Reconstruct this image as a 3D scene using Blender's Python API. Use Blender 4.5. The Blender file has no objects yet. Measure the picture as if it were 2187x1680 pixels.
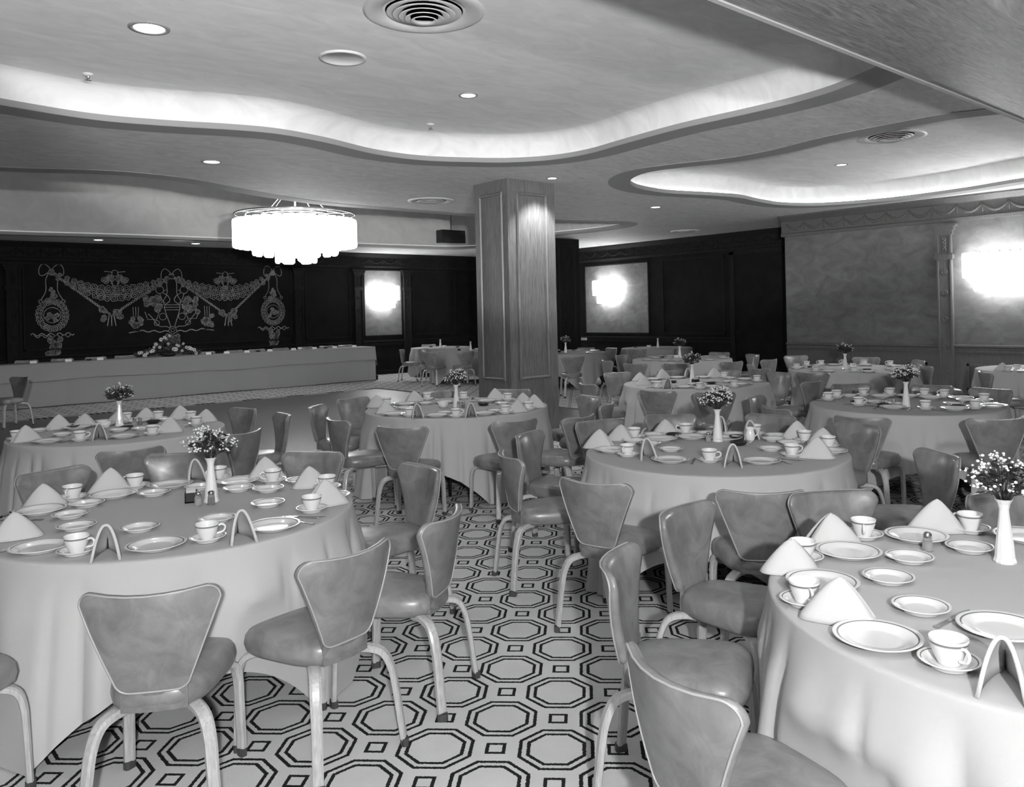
import bpy, bmesh, math, random
from mathutils import Vector, Matrix
from mathutils.geometry import tessellate_polygon
# ------------------------------------------------------------------ camera, world, key light, exposure
W_, H_ = 2187.0, 1680.0
FPX, YAW, ROLL, PPX, PPY, CAMZ = 1744.59, math.radians(41.5437), math.radians(-1.310055), 1137.395, 666.826, 1.68
cy, sy = math.cos(YAW), math.sin(YAW)
FV = Vector((sy, cy, 0)); RV0 = Vector((cy, -sy, 0)); UV0 = Vector((0, 0, 1))
cr, sr = math.cos(ROLL), math.sin(ROLL)
RV = RV0*cr + UV0*sr; UV = UV0*cr - RV0*sr
S = bpy.context.scene
cd = bpy.data.cameras.new('camera'); cam = bpy.data.objects.new('camera', cd); S.collection.objects.link(cam)
cam.matrix_world = Matrix(((RV.x, UV.x, -FV.x, 0), (RV.y, UV.y, -FV.y, 0), (RV.z, UV.z, -FV.z, CAMZ), (0, 0, 0, 1)))
cd.sensor_width = 36; cd.lens = 36*FPX/W_
cd.shift_x = (W_/2-PPX)/W_; cd.shift_y = (PPY-H_/2)/W_
cd.clip_start = .05; cd.clip_end = 100
S.camera = cam
w = bpy.data.worlds.new('world'); S.world = w; w.use_nodes = True
w.node_tree.nodes['Background'].inputs[0].default_value = (0, 0, 0, 1)
w.node_tree.nodes['Background'].inputs[1].default_value = 0
S.view_settings.view_transform = 'Standard'; S.view_settings.look = 'None'
S.view_settings.gamma = 1; S.view_settings.use_curve_mapping = False
S.view_settings.exposure = 0.0
FLASH_Q, FLASH_L, UP_W, FILL_W, COVE, CHAND, SCONCE, DOWN, DISC = 300, 98, 240, 0, .20, 3, 20, 28, 12
def lamp(name, kind, loc, watts, size=.1, target=None, spot=None):
    l = bpy.data.lights.new(name, kind); o = bpy.data.objects.new(name, l); S.collection.objects.link(o)
    l.energy = watts; o.location = loc
    if kind == 'AREA': l.size = size
    else: l.shadow_soft_size = size
    if target: o.rotation_euler = (Vector(target)-Vector(loc)).to_track_quat('-Z', 'Y').to_euler()
    if spot: l.spot_size = spot; l.spot_blend = .6
    return o
# the photographer's flash beside the camera, and an unseen flood added to brighten the ceiling
def falloff(o, lin, quad):
    o.data.use_nodes = True; nt = o.data.node_tree; em = nt.nodes['Emission']
    q = nt.nodes.new('ShaderNodeLightFalloff'); q.inputs['Strength'].default_value = 1
    m1 = nt.nodes.new('ShaderNodeMath'); m1.operation = 'MULTIPLY'; m1.inputs[1].default_value = lin; nt.links.new(q.outputs['Linear'], m1.inputs[0])
    m2 = nt.nodes.new('ShaderNodeMath'); m2.operation = 'MULTIPLY_ADD'; m2.inputs[1].default_value = quad; nt.links.new(q.outputs['Quadratic'], m2.inputs[0]); nt.links.new(m1.outputs[0], m2.inputs[2])
    nt.links.new(m2.outputs[0], em.inputs['Strength'])
falloff(lamp('flash_lamp', 'POINT', (-.44, -.95, 2.08), 1, .05), FLASH_L, FLASH_Q)
falloff(lamp('added_ceiling_flood', 'SPOT', (.75, -.15, 1.95), 1, .05, (.75+.49, -.15+.52, 1.95+.71), math.radians(97)), UP_W, 0)
bpy.data.lights['added_ceiling_flood'].spot_blend = .12
lamp('added_fill', 'AREA', (-1.2, -2.4, 2.2), FILL_W, 1.6, (4, 5, 1.2))  # unseen fill light added behind the camera, switched off
def pj(x, y, z):
    p = Vector((x, y, z-CAMZ)); d = p.dot(FV)
    return PPX+FPX*p.dot(RV)/d, PPY-FPX*p.dot(UV)/d, d
# ------------------------------------------------------------------ materials
PI = math.pi
M = {}
def nd(t, kind, **kw):
    n = t.nodes.new(kind)
    for k, v in kw.items():
        if k in n.inputs: n.inputs[k].default_value = v
        else: setattr(n, k, v)
    return n
def mat(name, v=.5, rough=.6, metal=0, nscale=None, namp=.0, stretch=(1, 1, 1), bump=0, bscale=200, emit=0, spec=.5, trans=0, coat=0, detail=4, dist=0):
    m = bpy.data.materials.new(name); m.use_nodes = True; t = m.node_tree; b = t.nodes['Principled BSDF']
    c = v if isinstance(v, tuple) else (v, v, v)
    b.inputs['Base Color'].default_value = (*c, 1); b.inputs['Roughness'].default_value = rough
    b.inputs['Metallic'].default_value = metal; b.inputs['Specular IOR Level'].default_value = spec
    b.inputs['Coat Weight'].default_value = coat; b.inputs['Coat Roughness'].default_value = .25
    b.inputs['Transmission Weight'].default_value = trans
    if emit: b.inputs['Emission Color'].default_value = (1, 1, 1, 1); b.inputs['Emission Strength'].default_value = emit
    tc = nd(t, 'ShaderNodeTexCoord')
    if nscale:
        mp = nd(t, 'ShaderNodeMapping'); mp.inputs['Scale'].default_value = stretch
        t.links.new(tc.outputs['Object'], mp.inputs[0])
        n = nd(t, 'ShaderNodeTexNoise', Scale=nscale, Detail=detail, Roughness=.6, Distortion=dist); t.links.new(mp.outputs[0], n.inputs['Vector'])
        r = nd(t, 'ShaderNodeMapRange'); r.inputs['From Min'].default_value = .3; r.inputs['From Max'].default_value = .7
        r.inputs['To Min'].default_value = max(0, v-namp); r.inputs['To Max'].default_value = v+namp
        t.links.new(n.outputs['Fac'], r.inputs[0])
        cc = nd(t, 'ShaderNodeCombineColor')
        for i in range(3): t.links.new(r.outputs[0], cc.inputs[i])
        t.links.new(cc.outputs[0], b.inputs['Base Color'])
    if bump:
        n2 = nd(t, 'ShaderNodeTexNoise', Scale=bscale, Detail=3); t.links.new(tc.outputs['Object'], n2.inputs['Vector'])
        bp = nd(t, 'ShaderNodeBump', Strength=bump, Distance=.01); t.links.new(n2.outputs['Fac'], bp.inputs['Height'])
        t.links.new(bp.outputs[0], b.inputs['Normal'])
    M[name] = m
    return m
def mathn(t, op, a, b=None, c=None):
    n = t.nodes.new('ShaderNodeMath'); n.operation = op
    for i, x in enumerate((a, b, c)):
        if x is None: continue
        if isinstance(x, (int, float)): n.inputs[i].default_value = x
        else: t.links.new(x, n.inputs[i])
    return n.outputs[0]
mat('plaster_far', .50, .8, nscale=2.2, namp=.05, stretch=(1, 2.2, 1), detail=8, dist=1.2)  # same plaster, its colour darkened to offset strong lamp light in the far recess
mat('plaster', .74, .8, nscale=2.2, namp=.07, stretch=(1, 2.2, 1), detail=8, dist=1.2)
mat('lower_plaster', .60, .75, nscale=3.4, namp=.10, stretch=(1, 2.4, 1), detail=9, dist=1.6)
mat('band_paint', .30, .8)
mat('white_paint', .30, .7)
mat('vent_paint', .62, .45)
mat('wood', .14, .42, nscale=14, namp=.055, stretch=(5, 5, .35), detail=8, dist=.6)
mat('beam_wood', .15, .45, nscale=7, namp=.07, stretch=(.5, 5, 1), detail=9, dist=2.2)
mat('wall_vinyl', .11, .45, nscale=4.5, namp=.035, detail=8, stretch=(.6, .6, 1), dist=1.0)
mat('dark_wood', .085, .5, nscale=12, namp=.02, stretch=(4, 4, .35), detail=6)
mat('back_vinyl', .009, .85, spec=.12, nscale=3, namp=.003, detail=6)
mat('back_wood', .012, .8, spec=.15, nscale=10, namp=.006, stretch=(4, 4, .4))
mat('mural_paint', .25, .7, nscale=9, namp=.09)
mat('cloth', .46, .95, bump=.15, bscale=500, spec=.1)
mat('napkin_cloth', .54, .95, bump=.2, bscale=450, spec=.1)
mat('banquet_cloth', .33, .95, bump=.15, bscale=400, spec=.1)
mat('vinyl', .20, .36, nscale=9, namp=.06, detail=8, bump=.06, bscale=60, coat=.25, dist=.8)
mat('piping_vinyl', .36, .35, coat=.3)
mat('bent_wood', .42, .3, nscale=30, namp=.08, stretch=(4, 4, .5), coat=.3)
mat('bracket_wood', .16, .4, nscale=30, namp=.04, coat=.2)
mat('leg_tip', .05, .5)
mat('milk_glass', .80, .12, coat=.5)
mat('metal', .55, .22, metal=1)
mat('dark_metal', .12, .35, metal=1)
mat('black', .012, .35)
mat('dark_glass', .012, .08, coat=.6)
mat('clear_glass', .85, .05, trans=.85)
mat('salt', .8, .6)
mat('pepper', .16, .7, nscale=300, namp=.1)
mat('leaf', .035, .5)
mat('petal', .85, .6)
mat('flower_center', .12, .6)
mat('card', .85, .6)
mat('tube_glow', 1, emit=COVE)
mat('tube_glow_strong', 1, emit=COVE*22)
mat('chandelier_glass', .9, emit=CHAND)
mat('sconce_glass', .9, emit=SCONCE)
mat('lamp_disc', .9, emit=DISC)
mat('parquet', .10, .5, nscale=9, namp=.03, stretch=(1.2, 6, 1), detail=6, coat=.2)
def china():
    m = mat('china', .78, .14, coat=.5); t = m.node_tree; b = t.nodes['Principled BSDF']
    at = nd(t, 'ShaderNodeAttribute'); at.attribute_name = 'stripe'
    mx = nd(t, 'ShaderNodeMix'); mx.data_type = 'RGBA'
    mx.inputs[6].default_value = (.76, .76, .76, 1); mx.inputs[7].default_value = (.16, .16, .16, 1)
    t.links.new(at.outputs['Fac'], mx.inputs[0]); t.links.new(mx.outputs[2], b.inputs['Base Color'])
china()
def carpet():
    m = mat('carpet', .3, .95, spec=.1, bump=.4, bscale=260); t = m.node_tree; b = t.nodes['Principled BSDF']
    tc = nd(t, 'ShaderNodeTexCoord'); sx = nd(t, 'ShaderNodeSeparateXYZ')
    # frayed pile edges
    nz = nd(t, 'ShaderNodeTexNoise', Scale=140, Detail=2); t.links.new(tc.outputs['Object'], nz.inputs['Vector'])
    jit = mathn(t, 'MULTIPLY_ADD', nz.outputs['Fac'], .03, -.015)
    t.links.new(tc.outputs['Object'], sx.inputs[0])
    s = .33171; ox, oy = 1.95783, 2.48245
    X = mathn(t, 'DIVIDE', mathn(t, 'SUBTRACT', sx.outputs[0], ox), s)
    Y = mathn(t, 'DIVIDE', mathn(t, 'SUBTRACT', sx.outputs[1], oy), s)
    def cell(off):
        a = mathn(t, 'ABSOLUTE', mathn(t, 'SUBTRACT', mathn(t, 'FRACT', mathn(t, 'ADD', X, off)), .5))
        c = mathn(t, 'ABSOLUTE', mathn(t, 'SUBTRACT', mathn(t, 'FRACT', mathn(t, 'ADD', Y, off)), .5))
        return a, c
    a, c = cell(0.0)          # octagon centres lie half a cell from the small squares
    d = mathn(t, 'MAXIMUM', mathn(t, 'MAXIMUM', a, c), mathn(t, 'MULTIPLY', mathn(t, 'ADD', a, c), .7071))
    d = mathn(t, 'ADD', d, jit)
    def band(v, lo, hi): return mathn(t, 'MULTIPLY', mathn(t, 'GREATER_THAN', v, lo), mathn(t, 'LESS_THAN', v, hi))
    l1 = band(d, .398, .442); l2 = band(d, .302, .346)
    a2, c2 = cell(.5)
    e = mathn(t, 'ADD', mathn(t, 'ADD', a2, c2), jit)
    l3 = band(e, .108, .168)
    tot = mathn(t, 'MINIMUM', mathn(t, 'ADD', mathn(t, 'ADD', l1, l2), l3), 1.0)
    n3 = nd(t, 'ShaderNodeTexNoise', Scale=5, Detail=6); t.links.new(tc.outputs['Object'], n3.inputs['Vector'])
    n4 = nd(t, 'ShaderNodeTexNoise', Scale=300, Detail=2); t.links.new(tc.outputs['Object'], n4.inputs['Vector'])
    base = mathn(t, 'ADD', mathn(t, 'MULTIPLY', n3.outputs['Fac'], .12), mathn(t, 'MULTIPLY', n4.outputs['Fac'], .22))
    base = mathn(t, 'ADD', base, .44)
    val = mathn(t, 'ADD', mathn(t, 'MULTIPLY', base, mathn(t, 'SUBTRACT', 1.0, tot)), mathn(t, 'MULTIPLY', tot, .018))
    cc = nd(t, 'ShaderNodeCombineColor')
    for i in range(3): t.links.new(val, cc.inputs[i])
    t.links.new(cc.outputs[0], b.inputs['Base Color'])
carpet()
def border():
    m = mat('carpet_border', .3, .95, spec=.1); t = m.node_tree; b = t.nodes['Principled BSDF']
    tc = nd(t, 'ShaderNodeTexCoord'); sx = nd(t, 'ShaderNodeSeparateXYZ'); t.links.new(tc.outputs['Object'], sx.inputs[0])
    X = mathn(t, 'FRACT', mathn(t, 'DIVIDE', sx.outputs[0], .95))
    a = mathn(t, 'LESS_THAN', X, .42)
    w2 = mathn(t, 'FRACT', mathn(t, 'MULTIPLY', X, 9.5)); k = mathn(t, 'LESS_THAN', w2, .7)
    val = mathn(t, 'SUBTRACT', .34, mathn(t, 'MULTIPLY', mathn(t, 'MULTIPLY', a, k), .31))
    cc = nd(t, 'ShaderNodeCombineColor')
    for i in range(3): t.links.new(val, cc.inputs[i])
    t.links.new(cc.outputs[0], b.inputs['Base Color'])
border()
# ------------------------------------------------------------------ mesh helpers
class MB:
    def __init__(s): s.v = []; s.f = []; s.sm = []; s.st = {}
    def add(s, vs, fs, smooth=True):
        n = len(s.v); s.v += [tuple(v) for v in vs]; s.f += [tuple(i+n for i in f) for f in fs]; s.sm += [smooth]*len(fs); return n
    def box(s, a, b, rz=0, c=(0, 0)):
        x0, y0, z0 = a; x1, y1, z1 = b
        vs = [(x, y, z) for z in (z0, z1) for x, y in ((x0, y0), (x1, y0), (x1, y1), (x0, y1))]
        if rz:
            k, q = math.cos(rz), math.sin(rz)
            vs = [(c[0]+(x-c[0])*k-(y-c[1])*q, c[1]+(x-c[0])*q+(y-c[1])*k, z) for x, y, z in vs]
        s.add(vs, [(3, 2, 1, 0), (4, 5, 6, 7), (0, 1, 5, 4), (1, 2, 6, 5), (2, 3, 7, 6), (3, 0, 4, 7)], False)
    def rings(s, rings, close=True, cap0=False, cap1=False, smooth=True):
        n = len(rings[0]); b = s.add([p for r in rings for p in r], [], smooth)
        fs = []
        for i in range(len(rings)-1):
            for j in range(n if close else n-1):
                k = (j+1) % n
                fs.append((b+i*n+j, b+i*n+k, b+(i+1)*n+k, b+(i+1)*n+j))
        if cap0: fs.append(tuple(b+j for j in reversed(range(n))))
        if cap1: fs.append(tuple(b+(len(rings)-1)*n+j for j in range(n)))
        s.f += fs; s.sm += [smooth]*len(fs)
        return b
    def lathe(s, prof, n=32, c=(0, 0), cap0=False, cap1=False, smooth=True, squash=None):
        R = []
        for r, z in prof:
            R.append([(c[0]+r*math.cos(2*PI*j/n), c[1]+r*math.sin(2*PI*j/n), z) for j in range(n)])
        return s.rings(R, True, cap0, cap1, smooth)
    def sweep(s, pts, prof, up=(0, 0, 1), scale=None, smooth=False, closed=False):
        P = [Vector(p) for p in pts]; R = []; n = len(P); prev = Vector(up)
        for i, p in enumerate(P):
            if closed: t = (P[(i+1) % n]-P[i-1]).normalized()
            else: t = (P[min(i+1, n-1)]-P[max(i-1, 0)]).normalized()
            x = prev - t*prev.dot(t)
            if x.length < 1e-4: x = t.orthogonal()
            x.normalize(); y = t.cross(x); prev = x
            k = scale[i] if scale else 1
            R.append([p + x*(a*k) + y*(b*k) for a, b in prof])
        if closed: R.append(R[0])
        s.rings(R, True, not closed, not closed, smooth)
    def tube(s, pts, r, n=8, closed=False, up=(0, 0, 1), scale=None):
        s.sweep(pts, [(r*math.cos(2*PI*k/n), r*math.sin(2*PI*k/n)) for k in range(n)], up, scale, True, closed)
    def ico(s, c, r, sub=1, sc=(1, 1, 1)):
        bm = bmesh.new(); bmesh.ops.create_icosphere(bm, subdivisions=sub, radius=r)
        s.add([(c[0]+v.co.x*sc[0], c[1]+v.co.y*sc[1], c[2]+v.co.z*sc[2]) for v in bm.verts], [[v.index for v in f.verts] for f in bm.faces]); bm.free()
    def build(s, name, m, parent=None, loc=None, attr=None):
        me = bpy.data.meshes.new(name); me.from_pydata(s.v, [], s.f); me.polygons.foreach_set('use_smooth', s.sm)
        me.materials.append(M[m] if isinstance(m, str) else m)
        if attr:
            a = me.attributes.new('stripe', 'FLOAT', 'POINT')
            for i, v in enumerate(s.v): a.data[i].value = attr(v)
        me.update()
        o = bpy.data.objects.new(name, me); S.collection.objects.link(o)
        if parent: o.parent = parent
        if loc: o.location = loc
        return o
def fixn(o):
    bm = bmesh.new(); bm.from_mesh(o.data); bmesh.ops.recalc_face_normals(bm, faces=bm.faces); bm.to_mesh(o.data); bm.free(); return o
def tag(o, label, cat, group=None):
    o['label'] = label; o['category'] = cat
    if group: o['group'] = group
    return o
def empty(name, loc=(0, 0, 0), rz=0):
    o = bpy.data.objects.new(name, None); S.collection.objects.link(o); o.location = loc; o.rotation_euler = (0, 0, rz)
    o.empty_display_size = .1; return o
def struct(o): o['kind'] = 'structure'; return o
def copy_tree(o, parent=None):
    c = o.copy(); S.collection.objects.link(c)
    if parent: c.parent = parent
    for ch in KIDS.get(o.name, []): copy_tree(ch, c)
    return c
KIDS = {}
def register(o):
    for x in bpy.data.objects:
        if x.parent is not None: KIDS.setdefault(x.parent.name, [])
    KIDS[o.name] = [x for x in bpy.data.objects if x.parent == o]
    for x in KIDS[o.name]: register(x)
def catmull(P, n=6, closed=False):
    out = []; N = len(P)
    rng = range(N) if closed else range(N-1)
    for i in rng:
        g = (lambda k: P[k % N]) if closed else (lambda k: P[min(max(k, 0), N-1)])
        a, b, c, d = [Vector(g(i+k)) for k in (-1, 0, 1, 2)]
        for j in range(n):
            t = j/n
            out.append(.5*((2*b)+(c-a)*t+(2*a-5*b+4*c-d)*t*t+(3*b-a-3*c+d)*t**3))
    if not closed: out.append(Vector(P[-1]))
    return out
# ------------------------------------------------------------------ room shell
X0, X1, XF, Y0, YB, YC = -3.0, 14.45, 16.45, -4.0, 20.4, 8.75
ZC, ZR, ZD = 3.456, 3.79, 4.75
def plane(name, x0, y0, x1, y1, z, m, up=True):
    b = MB(); f = (0, 1, 2, 3) if up else (3, 2, 1, 0)
    b.add([(x0, y0, z), (x1, y0, z), (x1, y1, z), (x0, y1, z)], [f], False); return struct(b.build(name, m))
plane('floor', X0, Y0, XF, YB, 0, 'carpet')
# dance floor laid in the carpet, with its woven border
DF = (-1.0, 8.9, 9.75, 16.45)
b = MB(); b.box((DF[0], DF[1], -.01), (DF[2], DF[3], .006)); o = b.build('floor.001', 'parquet'); struct(o)
b = MB(); b.box((DF[0], DF[3], -.01), (DF[2]+.14, DF[3]+.2, .007)); b.box((DF[2], DF[1], -.01), (DF[2]+.14, DF[3], .007)); struct(b.build('trim_1', 'carpet_border'))
# walls as solid slabs
def slab(name, a, b_, m): b = MB(); b.box(a, b_); return struct(b.build(name, m))
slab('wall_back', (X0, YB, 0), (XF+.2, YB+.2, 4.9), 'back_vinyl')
slab('wall_left', (X0-.2, Y0, 0), (X0, YB+.2, 4.9), 'wall_vinyl')
slab('wall_right', (X1, Y0, 0), (X1+.2, YC, 3.6), 'wall_vinyl')
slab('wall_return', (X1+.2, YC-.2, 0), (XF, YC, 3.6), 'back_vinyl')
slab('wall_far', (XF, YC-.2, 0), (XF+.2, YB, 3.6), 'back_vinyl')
slab('wall_near', (X0, Y0-.2, 0), (X1+.2, Y0, 4.9), 'wall_vinyl')
# ceiling recesses (outlines in metres on the ceiling plane)
R1 = [(-1.5, 7.3), (0, 7.45), (1.26, 7.77), (1.9, 7.86), (2.44, 7.75), (3.01, 7.55), (3.44, 7.48), (3.98, 7.58), (4.67, 7.81), (5.28, 7.82), (5.79, 7.61), (6.19, 7.36), (6.5, 6.96), (6.6, 6.45), (6.52, 5.8), (6.44, 5.0), (6.46, 4.25), (6.44, 3.7), (6.3, 3.2), (5.95, 2.6), (5.4, 2.1), (4.6, 1.95), (2, 1.95), (-.5, 1.95), (-1.9, 2.3), (-2.2, 4), (-2.2, 6)]
R2 = [(8.65, 2.6), (8.34, 3.09), (8.29, 3.5), (8.31, 4.31), (8.46, 4.96), (8.49, 5.47), (8.42, 5.88), (8.22, 6.4), (8.14, 6.91), (8.44, 7.45), (9.01, 7.83), (9.82, 7.93), (10.7, 7.7), (11.3, 7.62), (11.98, 7.73), (12.8, 7.74), (13.47, 7.36), (13.85, 6.39), (13.77, 5.2), (13.5, 4.32), (13.3, 3.2), (12.5, 2.4), (11, 2.15), (9.4, 2.15)]
R3 = [(-2.3, 11.9), (-1.5, 11.2), (.3, 11.2), (1.74, 11.1), (2.51, 10.78), (2.99, 10.68), (3.57, 10.78), (4.32, 11.18), (5.16, 11.56), (6.05, 11.82), (6.88, 11.85), (7.79, 11.85), (8.86, 11.85), (10.0, 11.8), (10.94, 11.67), (11.56, 11.45), (12.19, 11.26), (12.65, 11.38), (12.92, 11.94), (12.98, 12.82), (12.85, 13.6), (12.9, 15), (13.4, 16.6), (13.3, 17.8), (12, 18.15), (9.55, 18.3), (5.26, 18.5), (3, 18.85), (0, 18.9), (-1.8, 18.8), (-2.3, 17.5)]
def loop(P): return [Vector((p[0], p[1], 0)) for p in catmull([(a, c, 0) for a, c in P], 5, True)]
def offs(L, d):
    out = []; n = len(L)
    area = sum(L[i].x*L[(i+1) % n].y-L[(i+1) % n].x*L[i].y for i in range(n)); sg = 1 if area > 0 else -1
    for i in range(n):
        t = (L[(i+1) % n]-L[i-1]).normalized(); out.append(L[i]+Vector((t.y, -t.x, 0))*d*sg)
    return out
LO = [loop(R1), loop(R2), loop(R3)]
def tess(name, polys, z, m, flip):
    pts = [p for P in polys for p in P]
    tri = tessellate_polygon([[Vector((p.x, p.y, 0)) for p in P] for P in polys])
    b = MB(); b.add([(p.x, p.y, z) for p in pts], [tuple(t) for t in tri], False)
    o = b.build(name, m); return struct(o)
outer = [Vector(p) for p in ((X0, Y0, 0), (XF, Y0, 0), (XF, YB, 0), (X0, YB, 0))]
tess('ceiling', [outer]+[list(L) for L in LO], ZC, 'lower_plaster', False)
tess('ceiling.001', [outer]+[offs(L, .22) for L in LO], ZC+.055, 'lower_plaster', False)
for k, (L, zr) in enumerate(zip(LO, (ZR, ZR, ZD))):
    b = MB()
    b.rings([[(p.x, p.y, ZC) for p in L], [(p.x, p.y, ZC+.05) for p in L], [(p.x, p.y, ZC+.055) for p in offs(L, .22)]], True, smooth=False)
    struct(b.build('trim_%d' % (k+2), 'band_paint'))
    # darker painted band framing the opening, a skim proud of the plaster
    b = MB(); O = offs(L, .30)
    b.rings([[(p.x, p.y, ZC-.006) for p in L], [(p.x, p.y, ZC-.006) for p in O], [(p.x, p.y, ZC+.001) for p in O]], True, smooth=False)
    b.rings([[(p.x, p.y, ZC+.002) for p in L], [(p.x, p.y, ZC-.006) for p in L]], True, smooth=False)
    struct(b.build('trim_%d' % (k+5), 'band_paint'))
    # cavity: upright side curving into the raised plaster
    C1 = offs(L, .22); h = zr-(ZC+.055); b = MB()
    rs = []
    for q in range(7):
        a = q/6*PI/2
        rs.append([(p.x, p.y, ZC+.055+h*math.sin(a)) for p in offs(L, .22-.20*(1-math.cos(a)))])
    b.rings(rs, True, smooth=True)
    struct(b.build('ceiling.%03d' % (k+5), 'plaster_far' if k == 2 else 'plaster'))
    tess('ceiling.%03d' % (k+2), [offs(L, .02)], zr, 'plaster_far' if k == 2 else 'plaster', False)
    # neon tube lying on the ledge
    b = MB(); T = offs(L, .19)
    if k == 0: T = [p for p in T if p.y > 2.6 and p.x > -2.6]
    if k == 1: T = [p for p in T if p.y > 2.9]
    if k == 0:
        i0 = max(range(len(T)), key=lambda i: (T[i]-T[i-1]).length); T = T[i0:]+T[:i0]
    if k == 1:
        i0 = max(range(len(T)), key=lambda i: (T[i]-T[i-1]).length); T = T[i0:]+T[:i0]
    T = T[::2]
    b.tube([(p.x, p.y, ZC+.08) for p in T], .012, 5, closed=(k == 2))
    o = b.build('cove_light', 'tube_glow_strong' if k == 1 else 'tube_glow')
    tag(o, ['neon tube hidden on the ledge of the large front left ceiling recess', 'neon tube hidden on the ledge of the right hand ceiling recess', 'neon tube hidden on the ledge of the deep far ceiling recess'][k], 'light')
# wood clad beam crossing over the camera side
BX = MB(); BX.box((X0, 1.30, 2.95), (X1, 2.0, ZC)); struct(BX.build('trim_8', 'beam_wood'))
b = MB(); b.box((X0, 1.985, 2.942), (X1, 2.012, 2.975)); struct(b.build('trim_9', 'white_paint'))
# pillars
def pillar(x0, y0, x1, y1, m, label):
    p = empty('wooden_pillar', ((x0+x1)/2, (y0+y1)/2, 0)); cx, cy_ = (x0+x1)/2, (y0+y1)/2
    hx, hy = (x1-x0)/2, (y1-y0)/2
    b = MB(); b.box((-hx, -hy, 0), (hx, hy, ZC)); b.build('shaft', m, p)
    def frame(face):
        b = MB(); z0, z1 = .80, 3.27; r = .012
        if face == 'y': pts = lambda u, z: (u, -hy-.004, z); h = hx; nrm = (0, -1, 0)
        else: pts = lambda u, z: (-hx-.004, u, z); h = hy; nrm = (-1, 0, 0)
        a = h-.17 if face == 'y' else h-.12
        prof = [(-.022, 0), (-.012, .018), (.0, .026), (.012, .018), (.022, 0)]
        for (u0, q0), (u1, q1) in (((-a, z0), (a, z0)), ((-a, z1), (a, z1)), ((-a, z0), (-a, z1)), ((a, z0), (a, z1))):
            A, B = Vector(pts(u0, q0)), Vector(pts(u1, q1)); t = (B-A).normalized(); n = Vector(nrm); s = n.cross(t)
            A -= t*.02; B += t*.02
            b.rings([[tuple(A+s*p+n*d) for p, d in prof], [tuple(B+s*p+n*d) for p, d in prof]], False, smooth=True)
        b.build('moulding', m, p)
    frame('y'); frame('x')
    tag(p, label, 'pillar')
    return p
pillar(6.91, 8.25, 7.76, 8.95, 'wood', 'square light wood grained pillar with raised mouldings in mid room')
pillar(13.43, 14.34, 14.29, 15.0, 'back_wood', 'dark square pillar far behind the lit wooden pillar')
# ---- wall trim: profile swept along a straight wall; D = depth direction into the room
def run(name, A, B, D, prof, m, extra=None):
    A, B, D = Vector(A), Vector(B), Vector(D); b = MB()
    b.rings([[tuple(P+D*d+Vector((0, 0, z))) for d, z in prof] for P in (A, B)], True, True, True, smooth=False)
    if extra: extra(b)
    return struct(b.build(name, m))
def swags(b, A, B, D, z0, z1, pitch, off):
    A, B, D = Vector(A), Vector(B), Vector(D); L = (B-A).length; t = (B-A)/L; n = int(L/pitch)
    for i in range(n):
        u = i*pitch+.1
        P = [A+t*(u+pitch*k/8)+D*off+Vector((0, 0, z1-.12*math.sin(PI*k/8)*1.0)) for k in range(9)]
        b.tube(P, .024, 5, up=tuple(D), scale=[.6, .8, 1, 1.15, 1.2, 1.15, 1, .8, .6])
        q = A+t*u+D*off
        b.tube([q+Vector((0, 0, z1+.02)), q+Vector((0, 0, z0+.03))], .022, 5, up=tuple(D), scale=[1, .5])
CP = [(0, 3.05), (.05, 3.05), (.06, 3.10), (.035, 3.12), (.035, 3.34), (.06, 3.35), (.09, 3.38), (.15, 3.43), (.16, ZC), (0, ZC)]
run('trim_10', (X1, Y0, 0), (X1, YC+.05, 0), (-1, 0, 0), CP, 'dark_wood', lambda b: swags(b, (X1, .2, 0), (X1, YC, 0), (-1, 0, 0), 3.13, 3.30, .40, .035))
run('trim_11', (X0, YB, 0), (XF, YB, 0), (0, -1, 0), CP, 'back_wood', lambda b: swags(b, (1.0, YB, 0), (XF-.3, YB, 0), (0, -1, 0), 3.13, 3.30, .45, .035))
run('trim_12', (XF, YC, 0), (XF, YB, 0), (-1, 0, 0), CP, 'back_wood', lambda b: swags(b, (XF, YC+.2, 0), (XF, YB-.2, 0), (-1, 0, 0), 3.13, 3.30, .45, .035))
RP = [(0, .83), (.02, .83), (.03, .86), (.018, .88), (.018, .92), (.045, .94), (.045, .965), (0, .975)]
run('trim_13', (X1, Y0, 0), (X1, YC, 0), (-1, 0, 0), RP, 'dark_wood')
run('trim_14', (X0, YB, 0), (XF, YB, 0), (0, -1, 0), RP, 'back_wood')
run('trim_15', (XF, YC, 0), (XF, YB, 0), (-1, 0, 0), RP, 'back_wood')
BP = [(0, 0), (.02, 0), (.02, .11), (.012, .13), (0, .13)]
run('baseboard_right', (X1, Y0, 0), (X1, YC, 0), (-1, 0, 0), BP, 'dark_wood')
run('baseboard_back', (X0, YB, 0), (XF, YB, 0), (0, -1, 0), BP, 'back_wood')
run('baseboard_far', (XF, YC, 0), (XF, YB, 0), (-1, 0, 0), BP, 'back_wood')
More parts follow.
